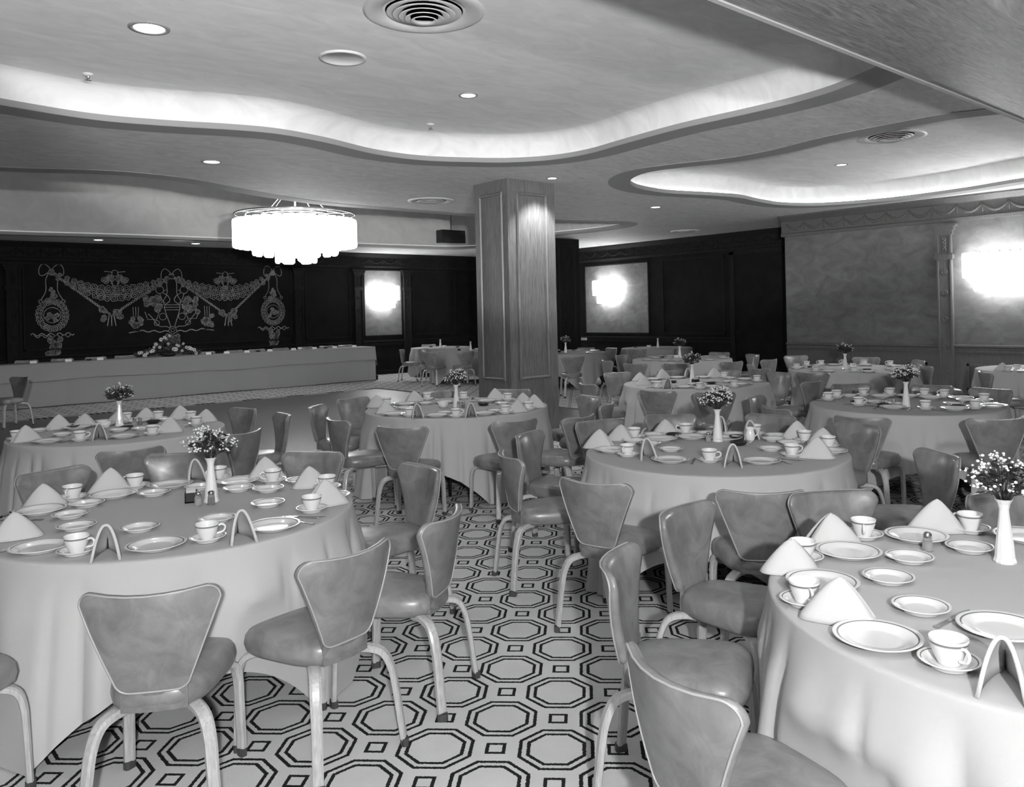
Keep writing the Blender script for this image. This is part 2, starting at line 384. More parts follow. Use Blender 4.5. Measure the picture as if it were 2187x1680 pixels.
# wainscot sheet under the chair rail of the right wall, with moulded panel frames
b = MB(); b.box((X1-.012, Y0, 0), (X1, YC, .85))
def rframe(b, wall, a0, a1, z0, z1, wd=.035, dp=.025, off=0.0):
    def P(u, z, d):
        return (X1-d-off, u, z) if wall == 'R' else ((XF-d-off, u, z) if wall == 'F' else (u, YB-d-off, z))
    for (ua, za, ub, zb) in ((a0, z0, a1, z0+wd), (a0, z1-wd, a1, z1), (a0, z0, a0+wd, z1), (a1-wd, z0, a1, z1)):
        p, q = P(ua, za, -.0), P(ub, zb, dp)
        b.box(tuple(min(x, y) for x, y in zip(p, q)), tuple(max(x, y) for x, y in zip(p, q)))
for a0, a1 in ((6.05, 8.5), (2.9, 5.4), (-.1, 2.6)): rframe(b, 'R', a0, a1, .22, .66, off=.012)
struct(b.build('trim_16', 'dark_wood'))
b = MB()
for a0, a1 in ((11.72, 12.98), (9.95, 11.3), (13.35, 14.9), (3.45, 9.55)): rframe(b, 'B', a0, a1, 1.1, 3.0, wd=.03)
struct(b.build('trim_17', 'back_wood'))
b = MB()
for a0, a1 in ((13.95, 16.3), (11.6, 13.5)): rframe(b, 'F', a0, a1, 1.05, 2.95, wd=.03)
struct(b.build('trim_18', 'back_wood'))
b = MB(); b.box((11.72, YB-.008, 1.1), (12.98, YB, 3.0)); struct(b.build('trim_21', 'wall_vinyl'))
b = MB(); b.box((XF-.008, 13.95, 1.05), (XF, 16.3, 2.95)); struct(b.build('trim_22', 'wall_vinyl'))
# pilasters
def pilaster(wall, u0, u1, m, label):
    um = (u0+u1)/2; h = (u1-u0)/2
    if wall == 'R': o = empty('pilaster', (X1-.006, um, 0)); o.rotation_euler = (0, 0, -PI/2)
    else: o = empty('pilaster', (um, YB-.006, 0)); o.rotation_euler = (0, 0, 0)
    # local: x along wall, -y into room
    s = -1
    b = MB(); b.box((-h*.8, -.05, 0), (h*.8, 0, 2.95)); 
    for x in (-h*.8, h*.62): b.box((x, -.075, .25), (x+h*.18, -.05, 2.40)); b.box((x, -.075, 2.52), (x+h*.18, -.05, 2.83))
    b.box((-h*.8, -.075, 0), (h*.8, -.05, .22)); b.build('shaft', m, o)
    b = MB(); b.box((-h*.95, -.085, 2.83), (h*.95, 0, 2.90)); b.box((-h*1.15, -.11, 2.90), (h*1.15, 0, 2.96)); b.box((-h*1.4, -.14, 2.96), (h*1.4, 0, 3.0)); b.build('capital', m, o)
    b = MB(); b.box((-h*.98, -.095, 2.42), (h*.98, 0, 2.50)); b.build('collar', m, o)
    for z in (.5, .95, 1.4, 1.85, 2.2):
        b = MB(); R = [[(r*math.cos(a*PI/8), -.05-d, z+r*math.sin(a*PI/8)) for a in range(16)] for r, d in ((.048, 0), (.044, .014), (.034, .014), (.03, .004), (.018, .004), (.012, .014), (.001, .016))]
        b.rings(R); b.build('rosette', m, o)
    b = MB(); pts = [(.02*math.sin(k*.9), -.056, 2.56+.22*k/14) for k in range(15)]; b.tube(pts, .012, 5, up=(0, -1, 0)); b.tube([(-p[0], p[1], p[2]) for p in pts], .012, 5, up=(0, -1, 0)); b.build('scrollwork', m, o)
    tag(o, label, 'pilaster'); return o
pilaster('R', 5.56, 5.86, 'dark_wood', 'carved wood pilaster with rosettes on the right wall beside the bright sconce')
pilaster('B', 11.38, 11.70, 'back_wood', 'dark pilaster on the back wall left of the glowing sconce')
pilaster('B', 12.99, 13.28, 'back_wood', 'dark pilaster on the back wall right of the glowing sconce')
pilaster('B', 9.60, 9.90, 'back_wood', 'dark pilaster closing the right end of the garland mural')
pilaster('B', 3.10, 3.43, 'back_wood', 'dark pilaster closing the left end of the garland mural')
# door in the far wall
b = MB(); b.box((XF-.05, 9.9, 0), (XF, 11.35, 2.95)); o = struct(b.build('door_1', 'back_vinyl'))
b = MB()
for a in (9.85, 11.28): b.box((XF-.08, a, 0), (XF, a+.12, 3.0))
b.box((XF-.08, 9.85, 2.93), (XF, 11.4, 3.03)); struct(b.build('trim_19', 'back_wood'))
b = MB(); b.box((XF-.02, 14.0, 1.62), (XF, 14.12, 1.80)); b.box((XF-.03, 14.045, 1.69), (XF-.02, 14.075, 1.73)); tag(b.build('switch_plate', 'bracket_wood'), 'small light switch plate right of the far sconce', 'switch')
b = MB(); b.box((XF-.06, 16.25, .86), (XF, 16.6, .93)); tag(b.build('wall_plate', 'white_paint'), 'small pale plate on the far wall below the sconce, behind a chair', 'plate')
# ---- mural of garlands on the back wall: flat painted relief
def mural():
    o = empty('garland_mural', (6.53, YB-.006, 0)); x0 = 6.53
    rnd = random.Random(4)
    def line(b, pts, wd):
        P = [Vector((p[0]-x0, 0, p[1])) for p in pts]
        n = len(P); L, Rr = [], []
        for i in range(n):
            t = (P[min(i+1, n-1)]-P[max(i-1, 0)]); t = t.normalized() if t.length > 1e-6 else Vector((1, 0, 0)); s = Vector((-t.z, 0, t.x))*wd/2
            L.append(tuple(P[i]+s)); Rr.append(tuple(P[i]-s))
        b.rings([L, Rr, [(x, -.004, z) for x, y, z in Rr], [(x, -.004, z) for x, y, z in L], L], False, smooth=False)
    def ring(b, c, r, wd=.012, sq=1.0, wob=0):
        k = rnd.random()*6
        line(b, [(c[0]+(r*(1+wob*math.sin(5*a*2*PI/14+k)))*math.cos(a*2*PI/14), c[1]+sq*r*(1+wob*math.sin(5*a*2*PI/14+k))*math.sin(a*2*PI/14)) for a in range(15)], wd)
    def flower(b, c, r): ring(b, c, r, .013, 1, .14); ring(b, c, r*.45, .01)
    A, B, C = (4.0, 2.80), (6.53, 2.74), (9.06, 2.86)
    def swag(name, P, Q, low, n=19):
        b = MB()
        for i in range(n):
            t = i/(n-1); x = P[0]+(Q[0]-P[0])*t; top = P[1]+(Q[1]-P[1])*t; z = top-(top-low)*math.sin(PI*t)**.9
            r = .045+.085*math.sin(PI*t)
            for k in range(3): flower(b, (x+rnd.uniform(-.03, .03), z+(k-1)*r*.75), r*.62)
        b.build(name, 'mural_paint', o)
    swag('garland', A, B, 2.33); swag('garland', B, C, 2.33)
    for P, V, Q in ((A, (5.19, 1.83), B), (B, (7.87, 1.76), C)):
        b = MB()
        for U, T in ((P, V), (Q, V)):
            for off in (-.022, .022):
                n = 60; d = Vector((T[0]-U[0], T[1]-U[1])).normalized(); s = (-d.y, d.x)
                line(b, [(U[0]+(T[0]-U[0])*i/n+s[0]*off*math.cos(i*1.2), U[1]+(T[1]-U[1])*i/n+s[1]*off*math.cos(i*1.2)) for i in range(n+1)], .016)
        b.build('rope', 'mural_paint', o)
        b = MB()
        for k in range(13): flower(b, (V[0]+rnd.uniform(-.22, .22), V[1]+rnd.uniform(-.10, .16)), .05)
        for k in range(3): line(b, [(V[0]+(k-1)*.05, V[1]), (V[0]+(k-1)*.09, V[1]-.24)], .02)
        b.build('posy', 'mural_paint', o)
    for P in (A, B, C):
        b = MB()
        for sgn in (-1, 1):
            line(b, [(P[0]+sgn*.3*math.sin(t*PI)*(.6+.4*t), P[1]+.05+.13*math.sin(2*PI*t)) for t in [i/12 for i in range(13)]], .014)
            line(b, [(P[0]+sgn*(.04+.16*t+.03*math.sin(7*t)), P[1]-.62*t) for t in [i/12 for i in range(13)]], .014)
            ring(b, (P[0]+sgn*.22, P[1]-.64), .035)
        flower(b, P, .06); b.build('bow', 'mural_paint', o)
    for cx in (5.28, 7.82):
        b = MB()
        for sgn in (-1, 1):
            for k in range(5): flower(b, (cx+sgn*(.07+.04*k), 2.66+.05*math.sin(k*1.5)), .055)
            line(b, [(cx+sgn*.05, 2.55), (cx+sgn*.09, 2.70), (cx+sgn*.05, 2.82), (cx+sgn*.22, 2.84)], .016)
        ring(b, (cx, 2.80), .07); ring(b, (cx, 2.62), .09, .014, 1.2)
        for k in (-2, -1, 0, 1, 2): line(b, [(cx+k*.03, 2.52), (cx+k*.03, 2.28)], .014)
        b.build('crest', 'mural_paint', o)
    for cx in (4.0, 9.05):
        b = MB(); cz = 1.86
        for k in range(22): a = 2*PI*k/22; flower(b, (cx+.26*math.cos(a), cz+.30*math.sin(a)), .062)
        ring(b, (cx, cz), .17); 
        for k in range(9): flower(b, (cx+rnd.uniform(-.11, .11), cz+rnd.uniform(-.12, .12)), .04)
        for k in range(9): flower(b, (cx+rnd.uniform(-.09, .09)*(1-k/12), 2.18+.033*k), .05-.003*k)
        line(b, [(cx-.42+.84*i/24, 1.44+.03*math.sin(i*1.3)) for i in range(25)], .018)
        line(b, [(cx-.36+.72*i/24, 1.40+.03*math.cos(i*1.3)) for i in range(25)], .014)
        for k in range(26): flower(b, (cx+rnd.uniform(-.16, .16)*(1-.5*k/26), 1.34-.44*k/26), .05)
        b.build('medallion', 'mural_paint', o)
    b = MB(); c = 6.53
    prof = [(.14, 2.42), (.22, 2.36), (.10, 2.28), (.05, 2.20), (.06, 2.14), (.17, 2.06), (.18, 1.98), (.13, 1.80), (.07, 1.62), (.04, 1.52)]
    for sgn in (-1, 1):
        line(b, [(c+sgn*x, z) for x, z in prof], .016)
        ring(b, (c+sgn*.28, 2.42), .09); line(b, [(c+sgn*.28, 2.33), (c+sgn*.24, 2.2), (c+sgn*.17, 2.1)], .014)
        line(b, [(c+sgn*(.1+.75*t), 1.42+.02*math.sin(t*18)+.04*t) for t in [i/20 for i in range(21)]], .022)
        line(b, [(c+sgn*(.05+.5*t), 1.50+.34*t*t+.03*math.sin(t*9)) for t in [i/16 for i in range(17)]], .016)
        ring(b, (c+sgn*.22, 1.78), .08); ring(b, (c+sgn*.36, 1.63), .06)
        for k in range(20): flower(b, (c+sgn*(.45+rnd.uniform(-.17, .17)), 2.05+rnd.uniform(-.18, .2)), .055)
        line(b, [(c+sgn*.30, 1.9), (c+sgn*.36, 1.72), (c+sgn*.56, 1.72), (c+sgn*.62, 1.9)], .015)
        for k in range(14): flower(b, (c+sgn*(.82+rnd.uniform(-.13, .13)), 1.66+rnd.uniform(-.14, .14)), .045)
        for k in (-1, 0, 1): line(b, [(c+sgn*(.82+k*.05), 1.78), (c+sgn*(.82+k*.06), 2.02)], .012)
        line(b, [(c+sgn*(.70), 1.46), (c+sgn*(.98), 1.42)], .02)
    for z in (2.06, 2.0, 1.94): line(b, [(c-.17, z), (c+.17, z)], .013)
    flower(b, (c, 1.45), .09)
    b.build('urn', 'mural_paint', o)
    b = MB()
    for k in range(24): flower(b, (c+rnd.uniform(-.16, .16)*(1-.3*k/24), 1.32-.34*k/24), .05)
    b.build('pedestal_foliage', 'mural_paint', o)
    b = MB(); b.box((-3.05, .001, 1.12), (3.05, .004, 2.98)); b.build('backdrop', 'back_vinyl', o)
    tag(o, 'painted mural of garlands, ropes and an urn on the dark back wall', 'mural')
mural()
# ---- wall sconces: tiers of glass tubes in a half round
def sconce(loc, rz, R, label):
    o = empty('wall_sconce', loc, rz)          # local -y faces the room
    b = MB(); b.box((-R*.9, -.02, -.02), (R*.9, 0, .10)); b.tube([(R*math.cos(a), -R*.62*math.sin(a)-.01, .10) for a in [PI*k/14 for k in range(15)]], .010, 6); b.build('frame', 'metal', o)
    for rr, n, z0, z1 in ((R, 11, -.30, .11), (R*.68, 7, -.52, .08)):
        for k in range(n):
            a = PI*(k+.5)/n; w_ = PI*rr*.8/n/2*.95
            b = MB(); cx, cy_ = rr*math.cos(a), -rr*.62*math.sin(a)-.03
            b.lathe([(w_*.6, z0), (w_, z0+.02), (w_, z1-.01), (w_*.7, z1)], 8, (cx, cy_), True, True); b.build('glass_shade', 'sconce_glass', o)
    tag(o, label, 'lamp', 'tiered glass wall sconces'); del o['group']
    return o
sconce((12.32, YB-.03, 2.42), 0, .46, 'glowing tiered glass sconce on the back wall between two dark pilasters')
sconce((XF-.03, 15.35, 2.40), -PI/2, .46, 'glowing tiered glass sconce on the far dark wall right of the pillars')
sconce((X1-.03, 4.82, 2.38), -PI/2, .54, 'large bright glass sconce on the right wall at the photo edge')
# ---- chandelier
def chandelier():
    cx, cy_ = 6.18, 12.96; o = empty('chandelier', (cx, cy_, 3.42))
    b = MB()
    for r, z in ((.98, 0), (.80, .0), (.55, .0)): b.tube([(r*math.cos(a), r*math.sin(a), z) for a in [2*PI*k/48 for k in range(48)]], .014, 6, True)
    for k in range(8): a = 2*PI*k/8; b.tube([(0, 0, .03), (.98*math.cos(a), .98*math.sin(a), 0)], .010, 5)
    b.build('frame', 'metal', o)
    for k in range(4):
        a = 2*PI*(k+.35)/4; b = MB(); b.tube([(.62*math.cos(a), .62*math.sin(a), .02), (.10*math.cos(a), .10*math.sin(a), .5), (.04, 0, ZD-3.42-.04)], .011, 6); b.build('suspension_rod', 'metal', o)
    b = MB(); b.tube([(0, 0, 0), (0, 0, ZD-3.42-.02)], .016, 8); b.build('stem', 'metal', o)
    b = MB(); b.lathe([(.11, ZD-3.42), (.11, ZD-3.42-.03), (.03, ZD-3.42-.07)], 16); b.build('canopy', 'metal', o)
    for r, n, z0, z1, w_ in ((.97, 34, -.56, -.10, .087), (.66, 15, -.69, -.16, .115), (.30, 6, -.82, -.24, .12)):
        for k in range(n):
            a = 2*PI*(k+.5)/n; b = MB(); c = (r*math.cos(a), r*math.sin(a)); w2 = w_
            R = []
            for s_, z in ((.7, z0), (1, z0+.03), (1, z1-.03), (.8, z1)):
                R.append([(c[0]+s_*(w2*math.cos(q)*(-math.sin(a))+.045*math.sin(q)*math.cos(a)), c[1]+s_*(w2*math.cos(q)*math.cos(a)+.045*math.sin(q)*math.sin(a)), z) for q in [2*PI*j/8 for j in range(8)]])
            b.rings(R, True, True, True); b.build('glass_shade', 'chandelier_glass', o)
    tag(o, 'huge drum chandelier of glowing glass tubes over the dance floor', 'chandelier')
chandelier()
lamp('chandelier_bulb', 'POINT', (6.18, 12.96, 2.5), 120, .3)
# ---- ceiling fittings
def downlight(x, y, z, r, label, on=1, W=None):
    o = empty('ceiling_downlight', (x, y, z))
    b = MB(); b.lathe([(r*1.35, 0), (r*1.3, -.008), (r*1.02, -.008), (r, .0), (r, .03)], 28); b.build('trim_ring', 'white_paint', o)
    b = MB(); b.lathe([(.001, -.003), (r*.98, -.003)], 28); b.build('lens', 'lamp_disc', o)
    tag(o, label, 'light')
    if on: l = lamp('downlight_beam', 'SPOT', (x, y, z-.03), W or DOWN, .05, (x, y, 0), math.radians(105)); l.parent = o; l.location = (0, 0, -.03); l.rotation_euler = (0, 0, 0)
for a in ((1.87, 6.20, ZR, .105, 'round lit downlight in the raised ceiling at top left'), (4.80, 6.28, ZR, .07, 'lit downlight in the raised ceiling over the central aisle'),
          (3.42, 9.24, ZC, .085, 'lit downlight in the lower ceiling above the chandelier, left of centre'), (7.42, 7.92, ZC, .06, 'lit downlight just right of the wooden pillar top', 1, 150),
          (11.02, 9.16, ZC, .08, 'small lit downlight between pillar and right wall cornice'), (11.64, 6.07, ZR, .07, 'lit downlight in the right hand raised recess'),
          (4.70, 19.35, ZC, .09, 'glowing downlight above the left half of the mural'), (6.75, 19.35, ZC, .09, 'glowing downlight above the middle of the mural'),
          (8.0, 19.35, ZC, .09, 'glowing downlight just left of and below the chandelier')): downlight(*a)
def vent(x, y, z, r, label, n=5, drop=.05):
    o = empty('ceiling_vent', (x, y, z))
    b = MB(); b.lathe([(r, 0), (r*.99, -.012), (r*.90, -.02), (r*.70, -.008), (r*.64, .02)], 48); b.build('flange', 'vent_paint', o)
    b = MB(); b.lathe([(.001, .0), (r*.64, .0)], 32); b.build('throat', 'dark_metal', o).location = (0, 0, .0)
    for k in range(n):
        q = r*(.62-.5*k/n); b = MB(); b.lathe([(q, -.012-drop*k/n), (q*.98, -.018-drop*k/n), (q*.72, .0-drop*k/n)], 40); b.build('cone_ring', 'vent_paint', o)
    tag(o, label, 'vent')
vent(3.24, 4.72, ZR, .42, 'large round ceiling vent of concentric rings at top centre', 5, .07)
vent(10.22, 4.66, ZR-.0, .42, 'round ceiling vent in the right hand recess', 5, .06)
vent(7.28, 10.54, ZC, .36, 'round ceiling vent left of the pillar in the lower ceiling', 4, .03)
vent(15.0, 11.60, ZC, .34, 'round ceiling vent near the far dark wall', 4, .03)
vent(6.2, 18.95, ZC-.0, .34, 'shallow round ceiling vent near the back wall over the mural', 3, .02)
def disc(x, y, z, label):
    b = MB(); r = .19
    b.lathe([(r, 0), (r*.98, -.015), (r*.86, -.015), (r*.84, -.006), (.001, -.012)], 40); o = b.build('ceiling_speaker', 'vent_paint', None, (x, y, z)); tag(o, label, 'speaker')
disc(3.29, 5.97, ZR, 'round flush grille disc in the raised ceiling below the large vent')
def sprinkler(x, y, z, label):
    o = empty('sprinkler', (x, y, z)); b = MB(); b.lathe([(.045, 0), (.04, -.012), (.015, -.02)], 20); b.build('escutcheon', 'vent_paint', o)
    b = MB(); b.lathe([(.012, -.015), (.012, -.05), (.003, -.052)], 10); b.lathe([(.001, -.058), (.03, -.058), (.03, -.062), (.001, -.063)], 12); b.build('head', 'metal', o); tag(o, label, 'sprinkler')
sprinkler(1.81, 8.01-.35, ZR, 'small sprinkler head in the raised ceiling at far left'); sprinkler(5.19, 7.94-.45, ZR, 'small sprinkler head in the raised ceiling above the pillar')
o = empty('loudspeaker', (13.1, 18.05, 3.78)); b = MB(); b.box((-.39, -.14, -.17), (.39, .14, .17)); b.build('cabinet', 'black', o)
b = MB(); b.box((-.36, -.15, -.14), (.36, -.14, .14)); b.build('grille', 'dark_metal', o)
b = MB(); b.tube([(0, 0, .17), (0, 0, ZD-3.78)], .012, 6); b.build('hanging_rod', 'dark_metal', o)
tag(o, 'black box loudspeaker hanging in the far recess left of the pillar', 'speaker')
CHAIRS=[('T1',0.94,3.05,59),('T1',1.46,3.00,101),('T1',1.95,3.16,123),('T1',2.40,3.98,178),('T1',2.25,4.79,216),
('T5',1.66,6.30,88),('T1',1.14,5.34,287),('T1',1.69,5.39,238),('T1',0.30,3.55,22),('T5',2.95,7.84,192),
('T5',2.99,7.14,171),('T5',2.41,6.46,120),('HT',2.40,15.67,207),('T2',3.90,7.30,312),('T2',3.61,6.36,357),
('T2',4.40,7.64,281),('T2',3.67,5.67,37),('T2',4.36,5.34,79),('T2',5.78,5.98,166),('T2',4.79,5.10,97),
('T2',5.82,7.03,214),('T2',5.35,7.55,260),('T3',3.98,4.25,294),('T3',3.45,3.80,336),('T3',3.25,3.02,13),
('T3',3.58,2.37,42),('T3',4.65,4.32,259),('T3',5.19,4.15,231),('T3',5.59,3.66,186),('T3',5.56,3.00,162),
('T3',4.75,2.15,144),('T4',3.45,1.76,237),('T4',3.99,1.18,246),('T4',2.90,2.03,277),('T4',2.26,1.78,300),
('T4',1.79,1.22,347),('T7',6.40,3.15,11),('T7',6.85,2.45,42),('T7',8.51,4.30,228),('T7',8.75,3.70,185),
('T7',8.70,3.15,172),('T7',6.51,3.85,336),('T6',8.75,5.22,90),('T6',7.08,5.80,16),('T6',7.25,5.30,43),
('T6',8.46,7.64,252),('T6',7.24,6.89,344),('T2',5.54,5.55,120),('T6',9.08,7.21,261),('T6',9.41,6.75,194),
('T7',6.99,4.32,286),('T6',9.49,6.05,166),('T8',10.92,6.97,310),('T8',10.11,5.69,16),('T8',10.43,6.58,346),
('T8',13.01,7.62,232),('T8',12.96,6.43,202),('T8',10.49,4.93,72),('T8',12.62,5.64,135),('T14',11.91,4.78,313),
('T14',11.18,3.74,307),('T9',10.37,9.00,13),('T9',10.66,8.38,11),('T9',11.35,8.05,69),('T9',12.06,7.86,86),
('T9',13.00,8.81,155),('T9',13.32,9.66,192),('T9',11.95,10.62,280),('T10',14.15,12.33,31),('T10',15.50,15.90,250),
('T11',11.30,11.60,55),('T11',13.75,13.71,212),('T9',10.73,9.84,338),('T11',13.87,13.18,169),('T13',11.12,16.07,24),
('T13',11.98,17.54,290),('T13',11.49,15.49,75),('T12',13.66,19.98,248),('T13',11.55,17.79,315),]
TABLES={'T1':(1.31,4.08,0.820),'T2':(4.77,6.54,0.890),'T3':(4.33,3.16,0.820),'T4':(2.84,0.81,0.855),'T5':(1.94,7.44,0.820),'T6':(8.16,6.21,0.880),'T7':(7.48,3.34,0.825),'T8':(11.25,5.78,0.870),'T9':(12.02,9.45,0.900),'T10':(15.20,12.70,0.840),'T11':(12.76,13.20,0.840),'T12':(13.22,18.80,0.840),'T13':(12.20,16.34,0.840),'T14':(12.42,3.65,0.840)}
PLACE={
'T1':{'dinner':[(1.029,3.476),(0.683,3.793),(1.494,3.415),(1.176,4.656),(0.818,4.540),(1.768,4.495),(1.471,4.689)],'small':[(1.065,3.820),(0.871,4.059),(0.906,4.327),(1.020,4.527),(1.339,4.536),(1.365,3.725),(1.658,3.847),(1.802,4.174),(1.697,4.306),(1.566,4.511),(1.965,3.758),(2.020,4.248)],'cup':[(0.777,3.622),(1.217,3.430),(1.757,3.581),(1.325,4.817),(1.730,4.686),(1.914,4.368),(2.039,3.974),(1.005,4.751)],'napkin':[(0.879,4.706),(1.192,4.831),(1.627,4.771),(1.944,4.499),(2.021,4.106),(1.877,3.647),(1.328,3.355),(0.857,3.514),(0.657,4.095)]},
'T3':{'dinner':[(3.848,3.128),(4.160,2.708),(4.424,3.678),(4.636,3.573),(4.734,3.358),(3.878,3.632),(4.712,2.585)],'small':[(4.143,3.365),(4.543,3.842),(4.247,3.775),(4.220,3.609),(4.923,3.429),(4.837,3.591),(4.566,2.899),(4.848,2.935),(4.910,3.092),(5.059,3.169)],'cup':[(3.821,3.446),(4.000,2.956),(4.783,3.741),(5.048,3.328),(4.392,3.894),(5.007,2.915),(4.892,2.683),(4.466,2.688)],'napkin':[(4.684,3.832),(4.976,3.561),(4.917,3.287),(5.078,3.028),(4.981,2.783),(4.515,2.563),(3.847,3.315),(4.007,2.794),(4.260,3.917),(3.923,3.802)]},
'T4':{'dinner':[(3.198,1.396),(2.148,1.048),(2.457,1.379),(2.828,1.481),(3.472,1.099),(2.448,0.840)],'small':[(3.177,1.195),(2.909,1.296),(2.648,1.251),(2.455,1.063)],'cup':[(2.128,0.855),(3.079,1.549),(3.447,1.292),(2.268,1.334),(2.653,1.564)],'napkin':[(2.956,1.601),(3.374,1.404),(2.520,1.543),(2.220,1.208),(2.107,0.723)]},
'T2':{'dinner':[(4.011,6.471),(4.196,6.066),(4.559,5.835),(4.533,7.103),(5.228,6.650),(4.892,6.916)],'small':[(4.333,6.804),(4.705,6.996),(5.186,6.339),(4.364,6.178),(4.746,5.912)],'cup':[(4.406,7.250),(4.951,7.326),(5.254,7.080),(5.450,6.571),(4.286,5.894),(4.048,6.280),(4.725,5.734),(5.047,5.784)],'napkin':[(4.049,6.667),(4.242,7.148),(4.819,7.347),(4.039,6.146),(4.385,5.804),(5.398,6.695),(5.360,6.204),(5.217,5.871),(4.859,5.738)]},
'T5':{'dinner':[(1.360,7.176),(1.848,6.976),(1.940,7.940),(1.710,7.887),(2.219,7.947)],'small':[(1.527,7.521),(1.679,8.122),(1.449,7.981),(2.080,7.349),(2.437,7.843),(1.996,8.168),(1.923,7.408)],'cup':[(1.553,7.063),(2.053,6.962),(2.510,7.282),(2.417,8.002),(2.618,7.725),(1.836,8.170),(2.179,8.137),(1.211,7.533)],'napkin':[(1.796,8.041),(1.264,7.395),(1.685,7.043),(2.185,6.989),(2.322,8.097),(2.578,7.853),(2.651,7.475),(1.588,8.013),(2.076,8.051)]},
'T6':{'dinner':[(7.569,5.932),(7.790,5.702),(8.565,6.822),(8.785,6.572),(8.842,5.968),(8.213,5.609),(8.220,6.937)],'small':[(7.928,6.075),(8.417,5.916),(7.879,6.613),(8.870,6.204)],'cup':[(8.946,6.344),(8.725,5.708),(7.958,5.512),(7.554,5.695),(7.377,6.164)],'napkin':[(8.000,6.989),(8.455,6.959),(8.736,6.781),(8.934,6.478),(7.585,6.566),(7.431,6.041)]},
'T7':{'dinner':[(7.093,3.275),(7.295,2.841),(7.893,3.755),(8.032,3.337),(8.141,3.112),(7.684,2.670),(7.395,3.564),(8.043,3.573)],'small':[(7.347,3.367),(7.760,4.019),(7.645,2.989),(7.969,3.007)],'cup':[(7.609,4.071),(7.372,4.033),(7.904,3.949),(8.091,3.761),(8.210,3.474),(8.220,3.289),(8.057,2.874),(7.142,3.611),(7.213,3.045),(7.506,2.749)],'napkin':[]},
'T8':{'dinner':[(10.853,6.100),(10.951,6.452),(10.513,5.731),(11.702,6.287),(11.854,5.858),(10.718,5.265),(11.881,5.426)],'small':[(10.981,5.568),(11.475,6.441),(11.276,5.240)],'cup':[(11.366,6.558),(11.633,6.468),(11.890,6.238),(12.015,5.967),(12.009,5.572),(10.772,6.376),(10.494,5.924),(10.660,5.452),(11.083,5.074)],'napkin':[]},
'T9':{'dinner':[(12.083,10.217),(11.874,9.942),(12.464,10.071),(11.393,9.044),(11.285,9.255),(11.274,9.642),(12.654,9.353),(12.420,8.819),(11.844,8.700)],'small':[(12.014,9.731),(12.312,10.205),(12.739,9.077)],'cup':[],'napkin':[]},
'T14':{'dinner':[(11.714,3.681)],'small':[],'cup':[(11.990,3.864),(11.697,3.874)],'napkin':[(11.779,3.980)]},
'T11':{'dinner':[(13.387,13.524),(12.729,12.491),(13.252,13.718),(13.370,12.989)],'small':[],'cup':[],'napkin':[]},
}
